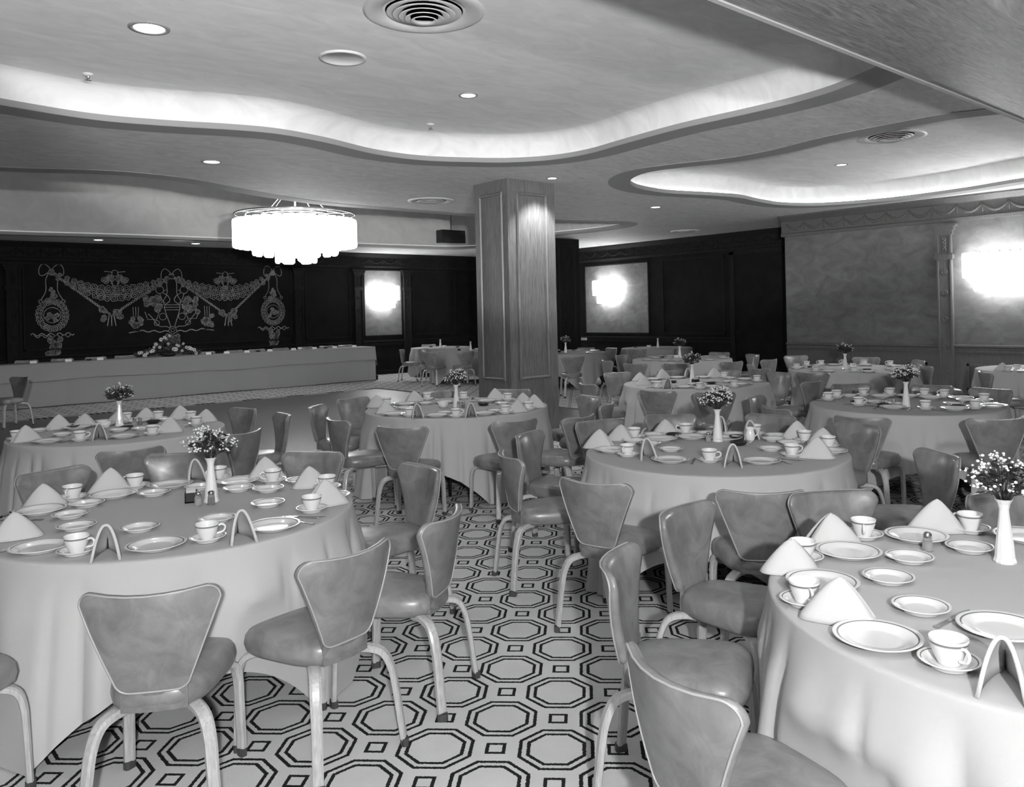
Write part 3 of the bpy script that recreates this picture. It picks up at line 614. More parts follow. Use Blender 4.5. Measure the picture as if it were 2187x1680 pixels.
# ------------------------------------------------------------------ furniture prototypes
def make_chair():
    o = empty('banquet_chair')
    # seat cushion: rounded trapezoid, domed
    def outline(sx, sy, dy=0):
        P = []
        for k in range(40):
            a = 2*PI*k/40; c, s = math.cos(a), math.sin(a)
            x = math.copysign(abs(c)**.55, c); y = math.copysign(abs(s)**.55, s)
            w = .185+.04*y
            P.append((x*w*sx, y*.215*sy+dy))
        return P
    rs = []
    for sx, z, in ((.80, .385), (.93, .387), (.99, .400), (1.02, .425), (1.0, .452), (.95, .468), (.82, .479), (.55, .487), (.25, .490)):
        rs.append([(x, y, z) for x, y in outline(sx, sx)])
    b = MB(); b.rings(rs, True, True, True); b.build('seat', 'vinyl', o)
    # backrest shell
    def bo(n=56):
        pts = []; zt, zb, wt, wb, r = .800, .458, .222, .135, .05
        cs = [((wt-r, zt-r), 0, 82), ((-wt+r, zt-r), 98, 180), ((-wb+r*1.25, zb+r), 192, 270), ((wb-r*1.25, zb+r), 270, 348)]
        for i, ((cx, cz), a0, a1) in enumerate(cs):
            for k in range(9):
                a = math.radians(a0+(a1-a0)*k/8); pts.append((cx+r*math.cos(a), cz+r*math.sin(a)))
            nx = cs[(i+1) % 4]; a = math.radians(a1); p = pts[-1]; q = (nx[0][0]+r*math.cos(math.radians(nx[1])), nx[0][1]+r*math.sin(math.radians(nx[1])))
            for k in range(1, 6): pts.append((p[0]+(q[0]-p[0])*k/6, p[1]+(q[1]-p[1])*k/6))
        return pts
    BO = bo()
    def P3(x, z, d):
        v = (z-.458)/.342; u = x/.222
        zz = z+ .012*u*u*max(0, v)
        return (x, -.205-.075*v+.075*u*u*(.35+.65*v)-.02*(1-v)**2*0+d, zz)
    cz = .64
    def ring(s, d): return [P3(x*s, cz+(z-cz)*s, d) for x, z in BO]
    b = MB(); b.rings([ring(.02, .025), ring(.3, .025), ring(.6, .024), ring(.85, .021), ring(.95, .015), ring(.995, .004), ring(1.0, -.006), ring(.985, -.014), ring(.95, -.017), ring(.6, -.018), ring(.3, -.018), ring(.02, -.018)], True, True, True)
    b.build('backrest', 'vinyl', o)
    b = MB(); b.tube(ring(.985, -.0165), .0036, 6, True, (0, 1, 0)); b.build('piping', 'piping_vinyl', o)
    # bracket joining seat and back
    b = MB(); rs = []
    for k in range(9):
        x = -.105+.21*k/8; y = -.205+.012*(x/.1)**2
        rs.append([(x, y-.012, .392), (x, y+.012, .392), (x, y+.006, .50), (x, y-.010, .50)])
    b.rings(rs, True, True, True, False); b.build('back_bracket', 'bracket_wood', o)
    hexp = [(-.021, -.008), (-.012, -.013), (.012, -.013), (.021, -.008), (.021, .008), (.012, .013), (-.012, .013), (-.021, .008)]
    for s in (-1, 1):
        for nm, ctl, out in (('rear', [(.095, -.13, .378), (.125, -.175, .382), (.160, -.225, .366), (.180, -.252, .31), (.190, -.268, .22), (.207, -.292, .0)], (1, -.6)),
                             ('front', [(.105, .07, .378), (.150, .135, .382), (.182, .178, .362), (.195, .196, .31), (.198, .203, .22), (.202, .212, .0)], (1, .7))):
            P = catmull([(x*s, y, z) for x, y, z in ctl], 5)
            b = MB(); n = len(P); b.sweep([p for p in P if p.z > .03]+[Vector((P[-1].x, P[-1].y, .028))], hexp, (-out[1]*s, out[0], 0), [1.12-.22*k/n for k in range(len([p for p in P if p.z > .03])+1)])
            lg = b.build('leg', 'bent_wood', o)
            b = MB(); q = P[-1]; b.sweep([(q.x, q.y, .03), (q.x, q.y, 0)], [(x*1.0, y*1.1) for x, y in hexp], (-out[1]*s, out[0], 0)); b.build('foot', 'leg_tip', lg)
    for ch in o.children:
        fixn(ch)
    register(o); return o
TAB_NAME = {'T1': 'front left table', 'T2': 'table before the wooden pillar', 'T3': 'middle right table', 'T4': 'front right table', 'T5': 'table left of dance floor',
            'T6': 'napkin-laid table right of pillar', 'T7': 'rear right table without napkins', 'T8': 'table along the right wall', 'T9': 'plate-laid table in mid distance',
            'T10': 'far table by side wall', 'T11': 'small table right of pillar', 'T12': 'farthest table by back wall', 'T13': 'far table left of pillar', 'T14': 'half-hidden table at right edge', 'HT': 'head table'}
DRAPE = {'T1': -106, 'T2': -146, 'T3': 210, 'T4': 190, 'T5': -60, 'T6': 200, 'T7': 215, 'T8': 220, 'T9': 230, 'T10': 225, 'T11': 200, 'T12': 225, 'T13': 225, 'T14': 200}
TLAB = {'T1': 'folding table under the pale cloth at front left', 'T2': 'table under the cloth before the lit wooden pillar', 'T3': 'folding table under the cloth at middle right', 'T4': 'folding table under the long cloth at front right',
        'T5': 'table under the cloth left of the dance floor', 'T6': 'table under the napkin-laid cloth right of the pillar', 'T7': 'table under the cloth without napkins at rear right', 'T8': 'table under the cloth along the right wall',
        'T9': 'table under the plate-laid cloth in mid distance', 'T10': 'table under the cloth by the dark side wall', 'T11': 'table under the cloth just right of the pillar', 'T12': 'table farthest back, under a cloth by the back wall', 'T13': 'table under the cloth just left of the pillar', 'T14': 'table half hidden at the right edge near the wall'}
def make_table(x, y, r):
    o = empty('round_table', (x, y, 0))
    b = MB(); b.lathe([(.001, .725), (r-.02, .725), (r-.012, .735), (r-.012, .750), (r-.02, .757), (.001, .757)], 48); b.build('tabletop', 'bracket_wood', o)
    for k in range(4):
        a = PI/4+k*PI/2; b = MB(); b.tube([(r*.58*math.cos(a), r*.58*math.sin(a), 0), (r*.5*math.cos(a), r*.5*math.sin(a), .725)], .014, 8); b.build('leg', 'dark_metal', o)
    return o
def drape(x, y, r, phi, seed, m='cloth', N=288, rows=18):
    rnd = random.Random(seed); phi = math.radians(phi); z0 = .765
    ph = [rnd.uniform(0, 6.28) for _ in range(6)]
    def L(t):
        c, s = abs(math.cos(t-phi)), abs(math.sin(t-phi)); return min((r+.44)/max(c, s)-r, .745)
    def fold(t):
        u1 = 5*t+ph[0]+.9*math.sin(2*t+ph[1]); u2 = 8*t+ph[2]+1.1*math.sin(3*t+ph[3])
        f = .62*(1-2*math.exp(-3.2*abs(math.sin(u1))))+.40*(1-2*math.exp(-4*abs(math.sin(u2))))+.12*math.sin(29*t+ph[3])-.45
        m_ = .55+.45*math.sin(2*t+ph[4])+.25*math.sin(5*t+ph[5])
        return max(-1.2, f)*max(.42, m_)
    b = MB(); R = []
    for q in (.001, .3, .6, .85, .97):
        R.append([(r*q*math.cos(2*PI*j/N), r*q*math.sin(2*PI*j/N), z0) for j in range(N)])
    for k in range(1, 4):
        a = k/3*PI/2; R.append([((r-.012+.014*math.sin(a))*math.cos(2*PI*j/N), (r-.012+.014*math.sin(a))*math.sin(2*PI*j/N), z0-.012*(1-math.cos(a))) for j in range(N)])
    for k in range(1, rows+1):
        s = k/rows; row = []
        for j in range(N):
            t = 2*PI*j/N; l = L(t); d = s*l
            g = max(0, d-.02); amp = min(1, g/.16)*(.034+.12*g)
            cornerness = max(0, (l-.44)/.3)
            rr = r+.004+.03*g+amp*(fold(t)+.42)+.05*cornerness*g
            row.append((rr*math.cos(t), rr*math.sin(t), max(.006, z0-.012-d)))
        R.append(row)
    # the seats pushed under the table press the cloth inwards
    near_ch = [(c[1]-x, c[2]-y, math.radians(c[3])) for c in CHAIRS if math.hypot(c[1]-x, c[2]-y) < r+.75]
    for row in R[9:]:
        for j, (vx, vy, vz) in enumerate(row):
            if vz > .56: continue
            k = min(1, (.56-vz)/.06)
            for qx, qy, h in near_ch:
                dx, dy = vx-qx, vy-qy; lx = abs(-dx*math.sin(h)+dy*math.cos(h)); ly = dx*math.cos(h)+dy*math.sin(h)
                if lx < .30 and -.3 < ly < .245:
                    e = k*min(1, (.30-lx)/.07)*(.245-ly); n_ = math.hypot(vx, vy); e = min(e, n_-r*.68)
                    vx -= vx/n_*e; vy -= vy/n_*e
            row[j] = (vx, vy, vz)
    b.rings(R)
    o = b.build('tablecloth', m, None, (x, y, 0)); fixn(o); return o
CL = {'T1': 'pale tablecloth hanging in folds to the carpet on the front left table', 'T2': 'pale tablecloth with a pointed corner hanging before the wooden pillar', 'T3': 'pale pleated tablecloth on the middle right table', 'T4': 'long pale tablecloth with deep folds on the front right table',
      'T5': 'tablecloth on the table left of the dance floor', 'T6': 'tablecloth on the napkin-laid table right of the pillar', 'T7': 'tablecloth on the rear right table without napkins', 'T8': 'tablecloth on the table along the right wall',
      'T9': 'tablecloth on the plate-laid table in mid distance', 'T10': 'grey tablecloth on the far table by the dark side wall', 'T11': 'grey tablecloth on the table just right of the pillar', 'T12': 'grey tablecloth on the farthest table by the back wall', 'T13': 'grey tablecloth with a hanging corner just left of the pillar', 'T14': 'tablecloth half hidden at the right edge near the wall'}
for i, (t, (x, y, r)) in enumerate(TABLES.items()):
    tag(make_table(x, y, r), TLAB[t], 'table', 'round banquet tables')
    far = t in ('T9', 'T10', 'T11', 'T12', 'T13', 'T14')
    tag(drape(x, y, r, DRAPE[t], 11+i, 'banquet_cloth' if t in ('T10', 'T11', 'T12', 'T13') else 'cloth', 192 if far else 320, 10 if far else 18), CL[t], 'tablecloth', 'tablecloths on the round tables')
ORD = ['first', 'second', 'third', 'fourth', 'fifth', 'sixth', 'seventh', 'eighth', 'ninth', 'tenth', 'eleventh', 'twelfth', 'thirteenth', 'fourteenth', 'fifteenth']
def inframe(p): return 22 < p[0] < 2163 and 14 < p[1] < 1662
def label_set(objs, noun, cat, tkey, z=.78, group=None):
    """objs: (object, x, y); order along each side of the table, left to right in the picture"""
    cx, cy2, r = TABLES[tkey]; dc = pj(cx, cy2, z)[2]
    side = {'near': [], 'far': []}
    for o, x, y in objs:
        p = pj(x, y, z)
        side['near' if p[2] < dc else 'far'].append((p[0], o, p))
    for sname, L in side.items():
        L.sort(key=lambda a: a[0]); n = len(L)
        k = 0
        for px, o, p in L:
            k += 1
            if n == 1: lab = '%s on the %s side of the %s' % (noun, sname, TAB_NAME[tkey])
            else: lab = '%s, %s from left on %s side of %s' % (noun, ORD[k-1], sname, TAB_NAME[tkey])
            tag(o, lab, cat, group)
proto = make_chair(); used = False
bytab = {}
for (t, x, y, h) in CHAIRS:
    if not used: o = proto; used = True
    else: o = copy_tree(proto)
    o.location = (x, y, 0.0); o.rotation_euler = (0, 0, math.radians(h)-PI/2)
    bytab.setdefault(t, []).append((o, x, y))
DFX = DF
for t, L in bytab.items():
    if t == 'HT': tag(L[0][0], 'padded chair standing alone at far left before the head table', 'chair', 'banquet chairs'); continue
    label_set(L, 'vinyl chair', 'chair', t, .8, 'banquet chairs')
# ------------------------------------------------------------------ tableware prototypes
def stripe_r(r0, r1): return lambda v: 1.0 if r0 <= math.hypot(v[0], v[1]) <= r1 else 0.0
def make_plate(R, name):
    b = MB(); s = R
    P = [(.001, .010), (.50*s, .010), (.60*s, .011), (.68*s, .017), (.86*s, .0215), (.865*s, .0216), (.90*s, .0226), (.905*s, .0227), (.985*s, .0245), (s, .0235), (.985*s, .0215), (.70*s, .012), (.62*s, .003), (.58*s, 0), (.54*s, .003), (.001, .004)]
    b.lathe(P, 40); o = b.build(name, 'china', attr=lambda v: 1.0 if (.862*s < math.hypot(v[0], v[1]) < .903*s and v[2] > .0214) else 0.0); return o
def make_cup():
    o = empty('coffee_cup')
    P = [(.001, .006), (.024, .007), (.032, .020), (.040, .042), (.0445, .0635), (.046, .066), (.047, .0655), (.0462, .060), (.0458, .0575), (.0455, .0545), (.0445, .051), (.041, .038), (.034, .018), (.028, .006), (.027, 0), (.001, .001)]
    b = MB(); b.lathe(P, 28); b.build('bowl', 'china', o, attr=lambda v: 1.0 if (.054 < v[2] < .058 and math.hypot(v[0], v[1]) > .0450) else 0.0)
    b = MB(); b.tube(catmull([(.042, 0, .050), (.058, 0, .054), (.070, 0, .043), (.062, 0, .025), (.036, 0, .018)], 4), .0045, 7, up=(0, 1, 0)); b.build('handle', 'china', o)
    register(o); return o
def make_napkin(w, l, h, name):
    """folded napkin standing as a tent: rounded ridge at the front, closing to the back"""
    b = MB(); n = 24; rows = 10; R = []
    for i in range(rows+1):
        s = i/rows; row = []
        for j in range(n+1):
            a = -1+2*j/n
            # open teardrop seen from above: starts front left, goes round the back, ends front right
            t = a*PI*.86
            bx = math.sin(t)*w*(.55+.45*abs(a)) ; by = -math.cos(t)*l*.62 - l*.02
            if abs(a) > .8: by = by + (abs(a)-.8)*l*.9
            k = s**.85
            row.append((bx*k+ .004*math.sin(9*a)*s, by*k + l*.10*(1-k), h*(1-s**1.15)*(1) + .001))
        R.append(row)
    b.rings(R, False); o = b.build(name, 'napkin_cloth')
    md = o.modifiers.new('thickness', 'SOLIDIFY'); md.thickness = .005; md.offset = 0
    return o
def make_arch(name):
    """the same fold seen from its open end: two soft wings meeting in a rounded top"""
    b = MB(); R = []; n = 22
    for i in range(11):
        v = i/10; h = .124*(1-.62*v**1.3); w = .034*(1-v**2.2)+.002
        row = []
        for j in range(n+1):
            a = PI*j/n; c, s = math.cos(a), math.sin(a); z = h*(s**.55)
            lean = (1-z/.13)
            row.append((-w*math.copysign(abs(c)**.8, c)*(.62+.75*lean), -.075*lean*(1-v)+.13*v-.02, z+.002))
        R.append(row)
    b.rings(R, False); o = b.build(name, 'napkin_cloth'); md = o.modifiers.new('thickness', 'SOLIDIFY'); md.thickness = .010; md.offset = 0; return o
def make_knife():
    b = MB(); P = [(-.10, .007), (-.095, .009), (-.02, .007), (-.01, .006), (.0, .009), (.07, .009), (.095, .005), (.105, .001)]
    b.rings([[(-w, y, .002), (w*.9, y, .002), (w*.9, y, .0045), (-w, y, .0045)] for y, w in P], True, True, True, False); return b.build('knife', 'metal')
def make_fork():
    o = MB(); P = [(-.10, .008), (-.09, .009), (-.02, .0035), (.03, .0035), (.045, .011), (.055, .012)]
    o.rings([[(-w, y, .002), (w, y, .002), (w, y, .005), (-w, y, .005)] for y, w in P], True, True, True, False)
    for k in range(4):
        x = -.0105+.007*k; o.box((x-.0018, .052, .002), (x+.0018, .10, .005))
    return o.build('fork', 'metal')
def make_spoon():
    b = MB(); P = [(-.085, .007), (-.075, .008), (-.02, .0035), (.03, .003), (.04, .008), (.055, .015), (.07, .016), (.085, .011), (.092, .002)]
    b.rings([[(-w, y, .003+.003*(y > .03)), (0, y, .001+.002*(y < .03)), (w, y, .003+.003*(y > .03)), (0, y, .005-.001*(y > .03))] for y, w in P], True, True, True); return b.build('spoon', 'metal')
def make_vase():
    b = MB(); b.lathe([(.001, .004), (.036, 0), (.038, .006), (.033, .02), (.030, .06), (.024, .11), (.018, .16), (.016, .185), (.020, .205), (.028, .220), (.030, .223), (.026, .219), (.016, .200), (.013, .18), (.015, .02), (.001, .015)], 12, smooth=False)
    return b.build('bud_vase', 'milk_glass')
def make_bouquet(seed, flower=1.0, leafy=.6):
    rnd = random.Random(seed); o = empty('flower_bouquet')
    b = MB(); q = MB()
    for k in range(60):
        a = rnd.uniform(0, 6.28); e = math.asin(rnd.uniform(-.35, 1)); R = rnd.uniform(.075, .112)
        tip = (R*1.12*math.cos(a)*math.cos(e), R*1.12*math.sin(a)*math.cos(e), .075+R*math.sin(e)*.85)
        b.tube([(0, 0, -.05), (tip[0]*.25, tip[1]*.25, .02), tip], .0010, 4)
        if rnd.random() < flower:
            for _ in range(3): q.ico((tip[0]+rnd.uniform(-.016, .016), tip[1]+rnd.uniform(-.016, .016), tip[2]+rnd.uniform(-.012, .014)), rnd.uniform(.0038, .0075), 1, (1, 1, .8))
    for k in range(int(190*leafy)):
        a = rnd.uniform(0, 6.28); e = math.asin(rnd.uniform(-.5, .95)); R = rnd.uniform(.03, .105)
        c = Vector((R*math.cos(a)*math.cos(e), R*math.sin(a)*math.cos(e), .065+R*math.sin(e)*.8)); d = Vector((math.cos(a), math.sin(a), rnd.uniform(-.5, .7))).normalized(); s = d.orthogonal().normalized()*.009
        b.add([c-d*.02, c+s, c+d*.028, c-s, c+Vector((0, 0, .003))], [(0, 1, 4), (1, 2, 4), (2, 3, 4), (3, 0, 4)])
    b.build('foliage', 'leaf', o); fl = q.build('blossoms', 'petal', o); fl['kind'] = 'stuff'
    register(o); return o
def make_shaker(fill):
    o = empty('salt_shaker' if fill == 'salt' else 'pepper_shaker')
    b = MB(); b.lathe([(.001, 0), (.018, 0), (.019, .004), (.017, .04), (.013, .052)], 10, smooth=False); b.build('jar', 'clear_glass', o)
    b = MB(); b.lathe([(.001, .003), (.0155, .003), (.0145, .034), (.001, .035)], 10); b.build('contents', fill, o)
    b = MB(); b.lathe([(.0145, .050), (.016, .056), (.015, .064), (.008, .070), (.001, .071)], 14); b.build('cap', 'metal', o)
    register(o); return o
def make_ashtray(m='dark_glass'):
    b = MB(); n = 40; R = []
    for r, z in ((.001, .008), (.038, .008), (.050, .022), (.056, .026), (.058, .024), (.048, .008), (.040, 0), (.001, 0)):
        R.append([(r*(1+(.035*math.cos(10*2*PI*j/n) if r > .045 else 0))*math.cos(2*PI*j/n), r*(1+(.035*math.cos(10*2*PI*j/n) if r > .045 else 0))*math.sin(2*PI*j/n), z) for j in range(n)])
    b.rings(R); return b.build('ashtray', m)
def make_bowl():
    b = MB(); b.lathe([(.001, .008), (.03, .010), (.045, .03), (.052, .055), (.054, .057), (.050, .03), (.036, .004), (.028, 0), (.001, 0)], 28); return b.build('sugar_bowl', 'china', attr=lambda v: 0.0)
def make_caddy():
    o = empty('sugar_caddy'); b = MB(); b.box((-.042, -.028, 0), (.042, .028, .006)); 
    for a, c in (((-.042, -.028, 0), (.042, -.024, .05)), ((-.042, .024, 0), (.042, .028, .05)), ((-.042, -.028, 0), (-.038, .028, .05)), ((.038, -.028, 0), (.042, .028, .05))): b.box(a, c)
    b.build('tray', 'black', o); b = MB()
    for k in range(6): b.box((-.033+.011*k, -.022, .006), (-.026+.011*k, .022, .062+.003*(k % 2)))
    b.build('packets', 'napkin_cloth', o); register(o); return o
def make_jug():
    o = empty('creamer_jug'); b = MB(); b.lathe([(.001, .005), (.022, 0), (.030, .006), (.034, .035), (.028, .060), (.026, .078), (.031, .092), (.028, .090), (.023, .078), (.026, .06), (.031, .035), (.001, .01)], 24); b.build('body', 'milk_glass', o)
    b = MB(); b.tube(catmull([(.026, 0, .078), (.05, 0, .082), (.054, 0, .05), (.032, 0, .028)], 4), .004, 6, up=(0, 1, 0)); b.build('handle', 'milk_glass', o); register(o); return o
ZTOP = .7655
class Pool:
    def __init__(s, fn): s.fn = fn; s.o = None
    def get(s):
        if s.o is None: s.o = s.fn(); return s.o
        return copy_tree(s.o)
PL = {'dinner': Pool(lambda: make_plate(.116, 'dinner_plate')), 'small': Pool(lambda: make_plate(.082, 'side_plate')), 'saucer': Pool(lambda: make_plate(.074, 'saucer')), 'cup': Pool(make_cup),
      'napA': Pool(lambda: make_napkin(.062, .16, .125, 'folded_napkin')), 'napB': Pool(lambda: make_napkin(.075, .15, .110, 'folded_napkin')), 'napC': Pool(lambda: make_arch('folded_napkin')),
      'knife': Pool(make_knife), 'fork': Pool(make_fork), 'spoon': Pool(make_spoon), 'vase': Pool(make_vase), 'salt': Pool(lambda: make_shaker('salt')), 'pepper': Pool(lambda: make_shaker('pepper')),
      'ash': Pool(make_ashtray), 'bowl': Pool(make_bowl), 'caddy': Pool(make_caddy), 'jug': Pool(make_jug)}
ARCH = {'T1': (2, 6, 7), 'T3': (1, 2, 6, 7), 'T4': (4,), 'T2': (3, 4), 'T5': (2,), 'T6': (2, 5)}
rnd = random.Random(77)
def put(kind, x, y, z, rz=0):
    o = PL[kind].get(); o.location = (x, y, z); o.rotation_euler = (0, 0, rz); return o
CAM2 = (0.0, 0.0)
for t, D in PLACE.items():
    cx, cy2, r = TABLES[t]; near = t in ('T1', 'T2', 'T3', 'T4', 'T5')
    L = [(put('dinner', x, y, ZTOP, rnd.uniform(0, 6)), x, y) for x, y in D['dinner']]; label_set(L, 'white dinner plate', 'plate', t, .78, 'dinner plates')
    L = [(put('small', x, y, ZTOP, rnd.uniform(0, 6)), x, y) for x, y in D['small']]; label_set(L, 'small white plate', 'plate', t, .78, 'small side plates')
    L = [(put('saucer', x, y, ZTOP, rnd.uniform(0, 6)), x, y) for x, y in D['cup']]; label_set(L, 'white saucer', 'saucer', t, .78, 'saucers')
    L = [(put('cup', x, y, ZTOP+.0105, math.atan2(y-cy2, x-cx)+PI/2+rnd.uniform(-1.0, 1.0)), x, y) for x, y in D['cup']]; label_set(L, 'white coffee cup', 'cup', t, .78, 'coffee cups')
    L = []
    for k, (x, y) in enumerate(D['napkin']):
        arch = k in ARCH.get(t, ())
        view = math.atan2(y, x)      # direction away from the room's front
        if arch: o = put('napC', x, y, ZTOP, view-PI/2+rnd.uniform(-.25, .25))
        else: o = put('napA' if k % 2 else 'napB', x, y, ZTOP, view+rnd.choice((0, PI))+rnd.uniform(-.35, .35))
        L.append((o, x, y))
    label_set(L, 'standing folded napkin', 'napkin', t, .78, 'folded napkins')
    if t in ('T1', 'T2', 'T3', 'T4', 'T5', 'T6', 'T7'):
        occ = [(x, y, .115) for x, y in D['dinner']]+[(x, y, .078) for x, y in D['small']]+[(x, y, .072) for x, y in D['cup']]+[(x, y, .055) for x, y in D['napkin']]+[(cx, cy2, .12)]
        K, F_, SP = [], [], []
        for x, y in D['dinner']+D['cup']:
            a = math.atan2(y-cy2, x-cx)
            for side, kind, lst in ((1, 'fork', F_), (-1, 'knife', K), (-1, 'spoon', SP)):
                base = .135 if (x, y) in D['dinner'] else .095
                for off in (base, base+.02, base+.045):
                    px_, py_ = x-math.sin(a)*off*side, y+math.cos(a)*off*side
                    if math.hypot(px_-cx, py_-cy2) > r-.10: 
                        f_ = (r-.11)/math.hypot(px_-cx, py_-cy2); px_, py_ = cx+(px_-cx)*f_, cy2+(py_-cy2)*f_
                    ok = True
                    for ox, oy, rr in occ:
                        for tt in (-.08, -.04, 0, .04, .08):
                            qx, qy = px_+math.cos(a)*tt, py_+math.sin(a)*tt
                            if math.hypot(qx-ox, qy-oy) < rr+.006: ok = False
                    if ok:
                        occ += [(px_+math.cos(a)*tt, py_+math.sin(a)*tt, .008) for tt in (-.08, -.04, 0, .04, .08)]
                        o = put(kind, px_, py_, ZTOP-.001, a+PI/2+rnd.uniform(-.06, .06)); lst.append((o, px_, py_)); break
        label_set(K, 'steel knife', 'knife', t, .78, 'knives'); label_set(F_, 'steel fork', 'fork', t, .78, 'forks'); label_set(SP, 'steel teaspoon', 'spoon', t, .78, 'spoons')
# centrepieces
CEN = {'T1': (1.50, 4.16, 1), 'T2': (4.75, 6.52, 1), 'T3': (4.66, 3.37, 1), 'T4': (3.13, 1.06, 1), 'T5': (2.03, 7.8, 1), 'T6': (8.25, 6.33, 1), 'T7': (7.30, 3.25, 1), 'T8': (11.1, 5.8, 1), 'T9': (12.15, 9.6, 1), 'T10': (15.25, 12.7, 0), 'T11': (12.66, 13.2, 2), 'T12': (13.12, 18.7, 0), 'T13': (12.35, 16.3, 0), 'T14': None}
VN = {'T1': 'tall white bud vase on the front left table', 'T2': 'white bud vase on the table before the wooden pillar', 'T3': 'tall white bud vase on the middle right table', 'T4': 'white bud vase on the front right table by the photo edge', 'T5': 'white bud vase on the table left of the dance floor', 'T6': 'short white bud vase on the napkin-laid table right of the pillar', 'T7': 'white bud vase on the rear right table without napkins', 'T8': 'white bud vase on the table along the right wall', 'T9': 'white bud vase on the plate-laid table in mid distance', 'T10': 'empty white bud vase on the far table by the dark side wall', 'T11': 'white bud vase just right of the wooden pillar', 'T12': 'empty white bud vase on the farthest table by the back wall', 'T13': 'empty white bud vase on the far table just left of the pillar'}
BN = {k: v.replace('tall white bud vase', 'X').replace('short white bud vase', 'X').replace('white bud vase', 'X').replace('X', '%s in the vase') for k, v in VN.items()}
BQ = [None, None]
bq_proto = {}
def bouquet(kind, x, y):
    if kind not in bq_proto: bq_proto[kind] = o = make_bouquet({'full': 3, 'dark': 5}[kind], {'full': 1.0, 'dark': .45}[kind], {'full': .6, 'dark': 1.0}[kind])
    else: o = copy_tree(bq_proto[kind])
    o.location = (x, y, ZTOP+.215); o.rotation_euler = (0, 0, x*7); return o
EX = {'T1': [('salt', -.035, -.075), ('pepper', .025, -.065), ('caddy', -.11, .02)], 'T2': [('salt', .03, -.09), ('pepper', .075, -.075), ('bowl', -.13, .0), ('ash', .26, .10)],
      'T3': [('salt', -.07, -.02), ('jug', .085, .045), ('ash', .16, .18), ('ash', .10, -.17), ('ash', -.36, .23)], 'T4': [('salt', -.2, .15)],
      'T5': [('bowl', -.07, -.12), ('salt', .13, .0), ('pepper', .17, .02), ('ash', -.33, -.02), ('ash', .17, -.22), ('ash', .24, .12)],
      'T6': [('caddy', .0, -.19), ('ash', -.26, -.05), ('ash', .16, -.35), ('salt', .06, -.1)], 'T7': [('ash', -.15, -.05), ('ash', -.30, .33), ('ash', .42, -.20), ('salt', -.1, .08), ('pepper', -.15, .11)],
      'T8': [('ash', -.4, .35), ('ash', .15, -.35), ('jug', .05, -.12)], 'T9': [('bowl', -.1, -.05), ('ash', -.3, .25), ('ash', .3, .3)], 'T10': [('bowl', -.2, .12), ('ash', -.5, .3)], 'T11': [('caddy', -.15, .1)], 'T12': [('bowl', .12, -.05), ('ash', .5, -.25), ('ash', -.3, .3)], 'T13': [('bowl', .15, -.1), ('caddy', -.3, .1)]}
LX = {'salt': ('glass salt shaker', 'shaker'), 'pepper': ('glass pepper shaker', 'shaker'), 'caddy': ('dark sugar packet caddy', 'caddy'), 'bowl': ('white sugar bowl', 'bowl'), 'ash': ('dark glass ashtray', 'ashtray'), 'jug': ('white creamer jug with handle', 'jug')}
for t, c in CEN.items():
    if c is None: continue
    x, y, k = c; v = put('vase', x, y, ZTOP); tag(v, VN[t], 'vase', 'bud vases')
    if k:
        kind = 'full' if t in ('T1', 'T2', 'T3', 'T4', 'T7') else 'dark'
        q = bouquet(kind, x, y); tag(q, BN[t] % ('white baby breath sprays' if kind == 'full' else 'dark leafy sprig of flowers'), 'flowers', 'table bouquets')
    cx, cy2, r = TABLES[t]; groups = {}
    occ = []
    if t in PLACE:
        D = PLACE[t]; occ = [(a, b_, .116) for a, b_ in D['dinner']]+[(a, b_, .082) for a, b_ in D['small']]+[(a, b_, .074) for a, b_ in D['cup']]+[(a, b_, .06) for a, b_ in D['napkin']]
    occ.append((x, y, .04))
    for kind, dx, dy in EX.get(t, ()):
        # dx runs to the right, dy away, as seen from the front of the room
        X, Y = x+RV0.x*dx+FV.x*dy, y+RV0.y*dx+FV.y*dy
        rad = {'salt': .02, 'pepper': .02, 'caddy': .052, 'bowl': .055, 'ash': .06, 'jug': .045}[kind]
        for _ in range(60):
            for ox, oy, rr in occ:
                d = math.hypot(X-ox, Y-oy)
                if d < rr+rad+.003:
                    f_ = (rr+rad+.004-d)*.6/max(d, 1e-3); X += (X-ox)*f_; Y += (Y-oy)*f_
        occ.append((X, Y, rad))
        o = put(kind, X, Y, ZTOP, 1.2 if kind == 'caddy' else -.7); groups.setdefault(kind, []).append((o, X, Y))
    for kind, L in groups.items():
        label_set(L, LX[kind][0], LX[kind][1], t, .78, {'salt': 'salt shakers', 'pepper': 'pepper shakers', 'caddy': 'sugar caddies', 'bowl': 'sugar bowls', 'ash': 'dark ashtrays', 'jug': 'creamer jugs'}[kind])
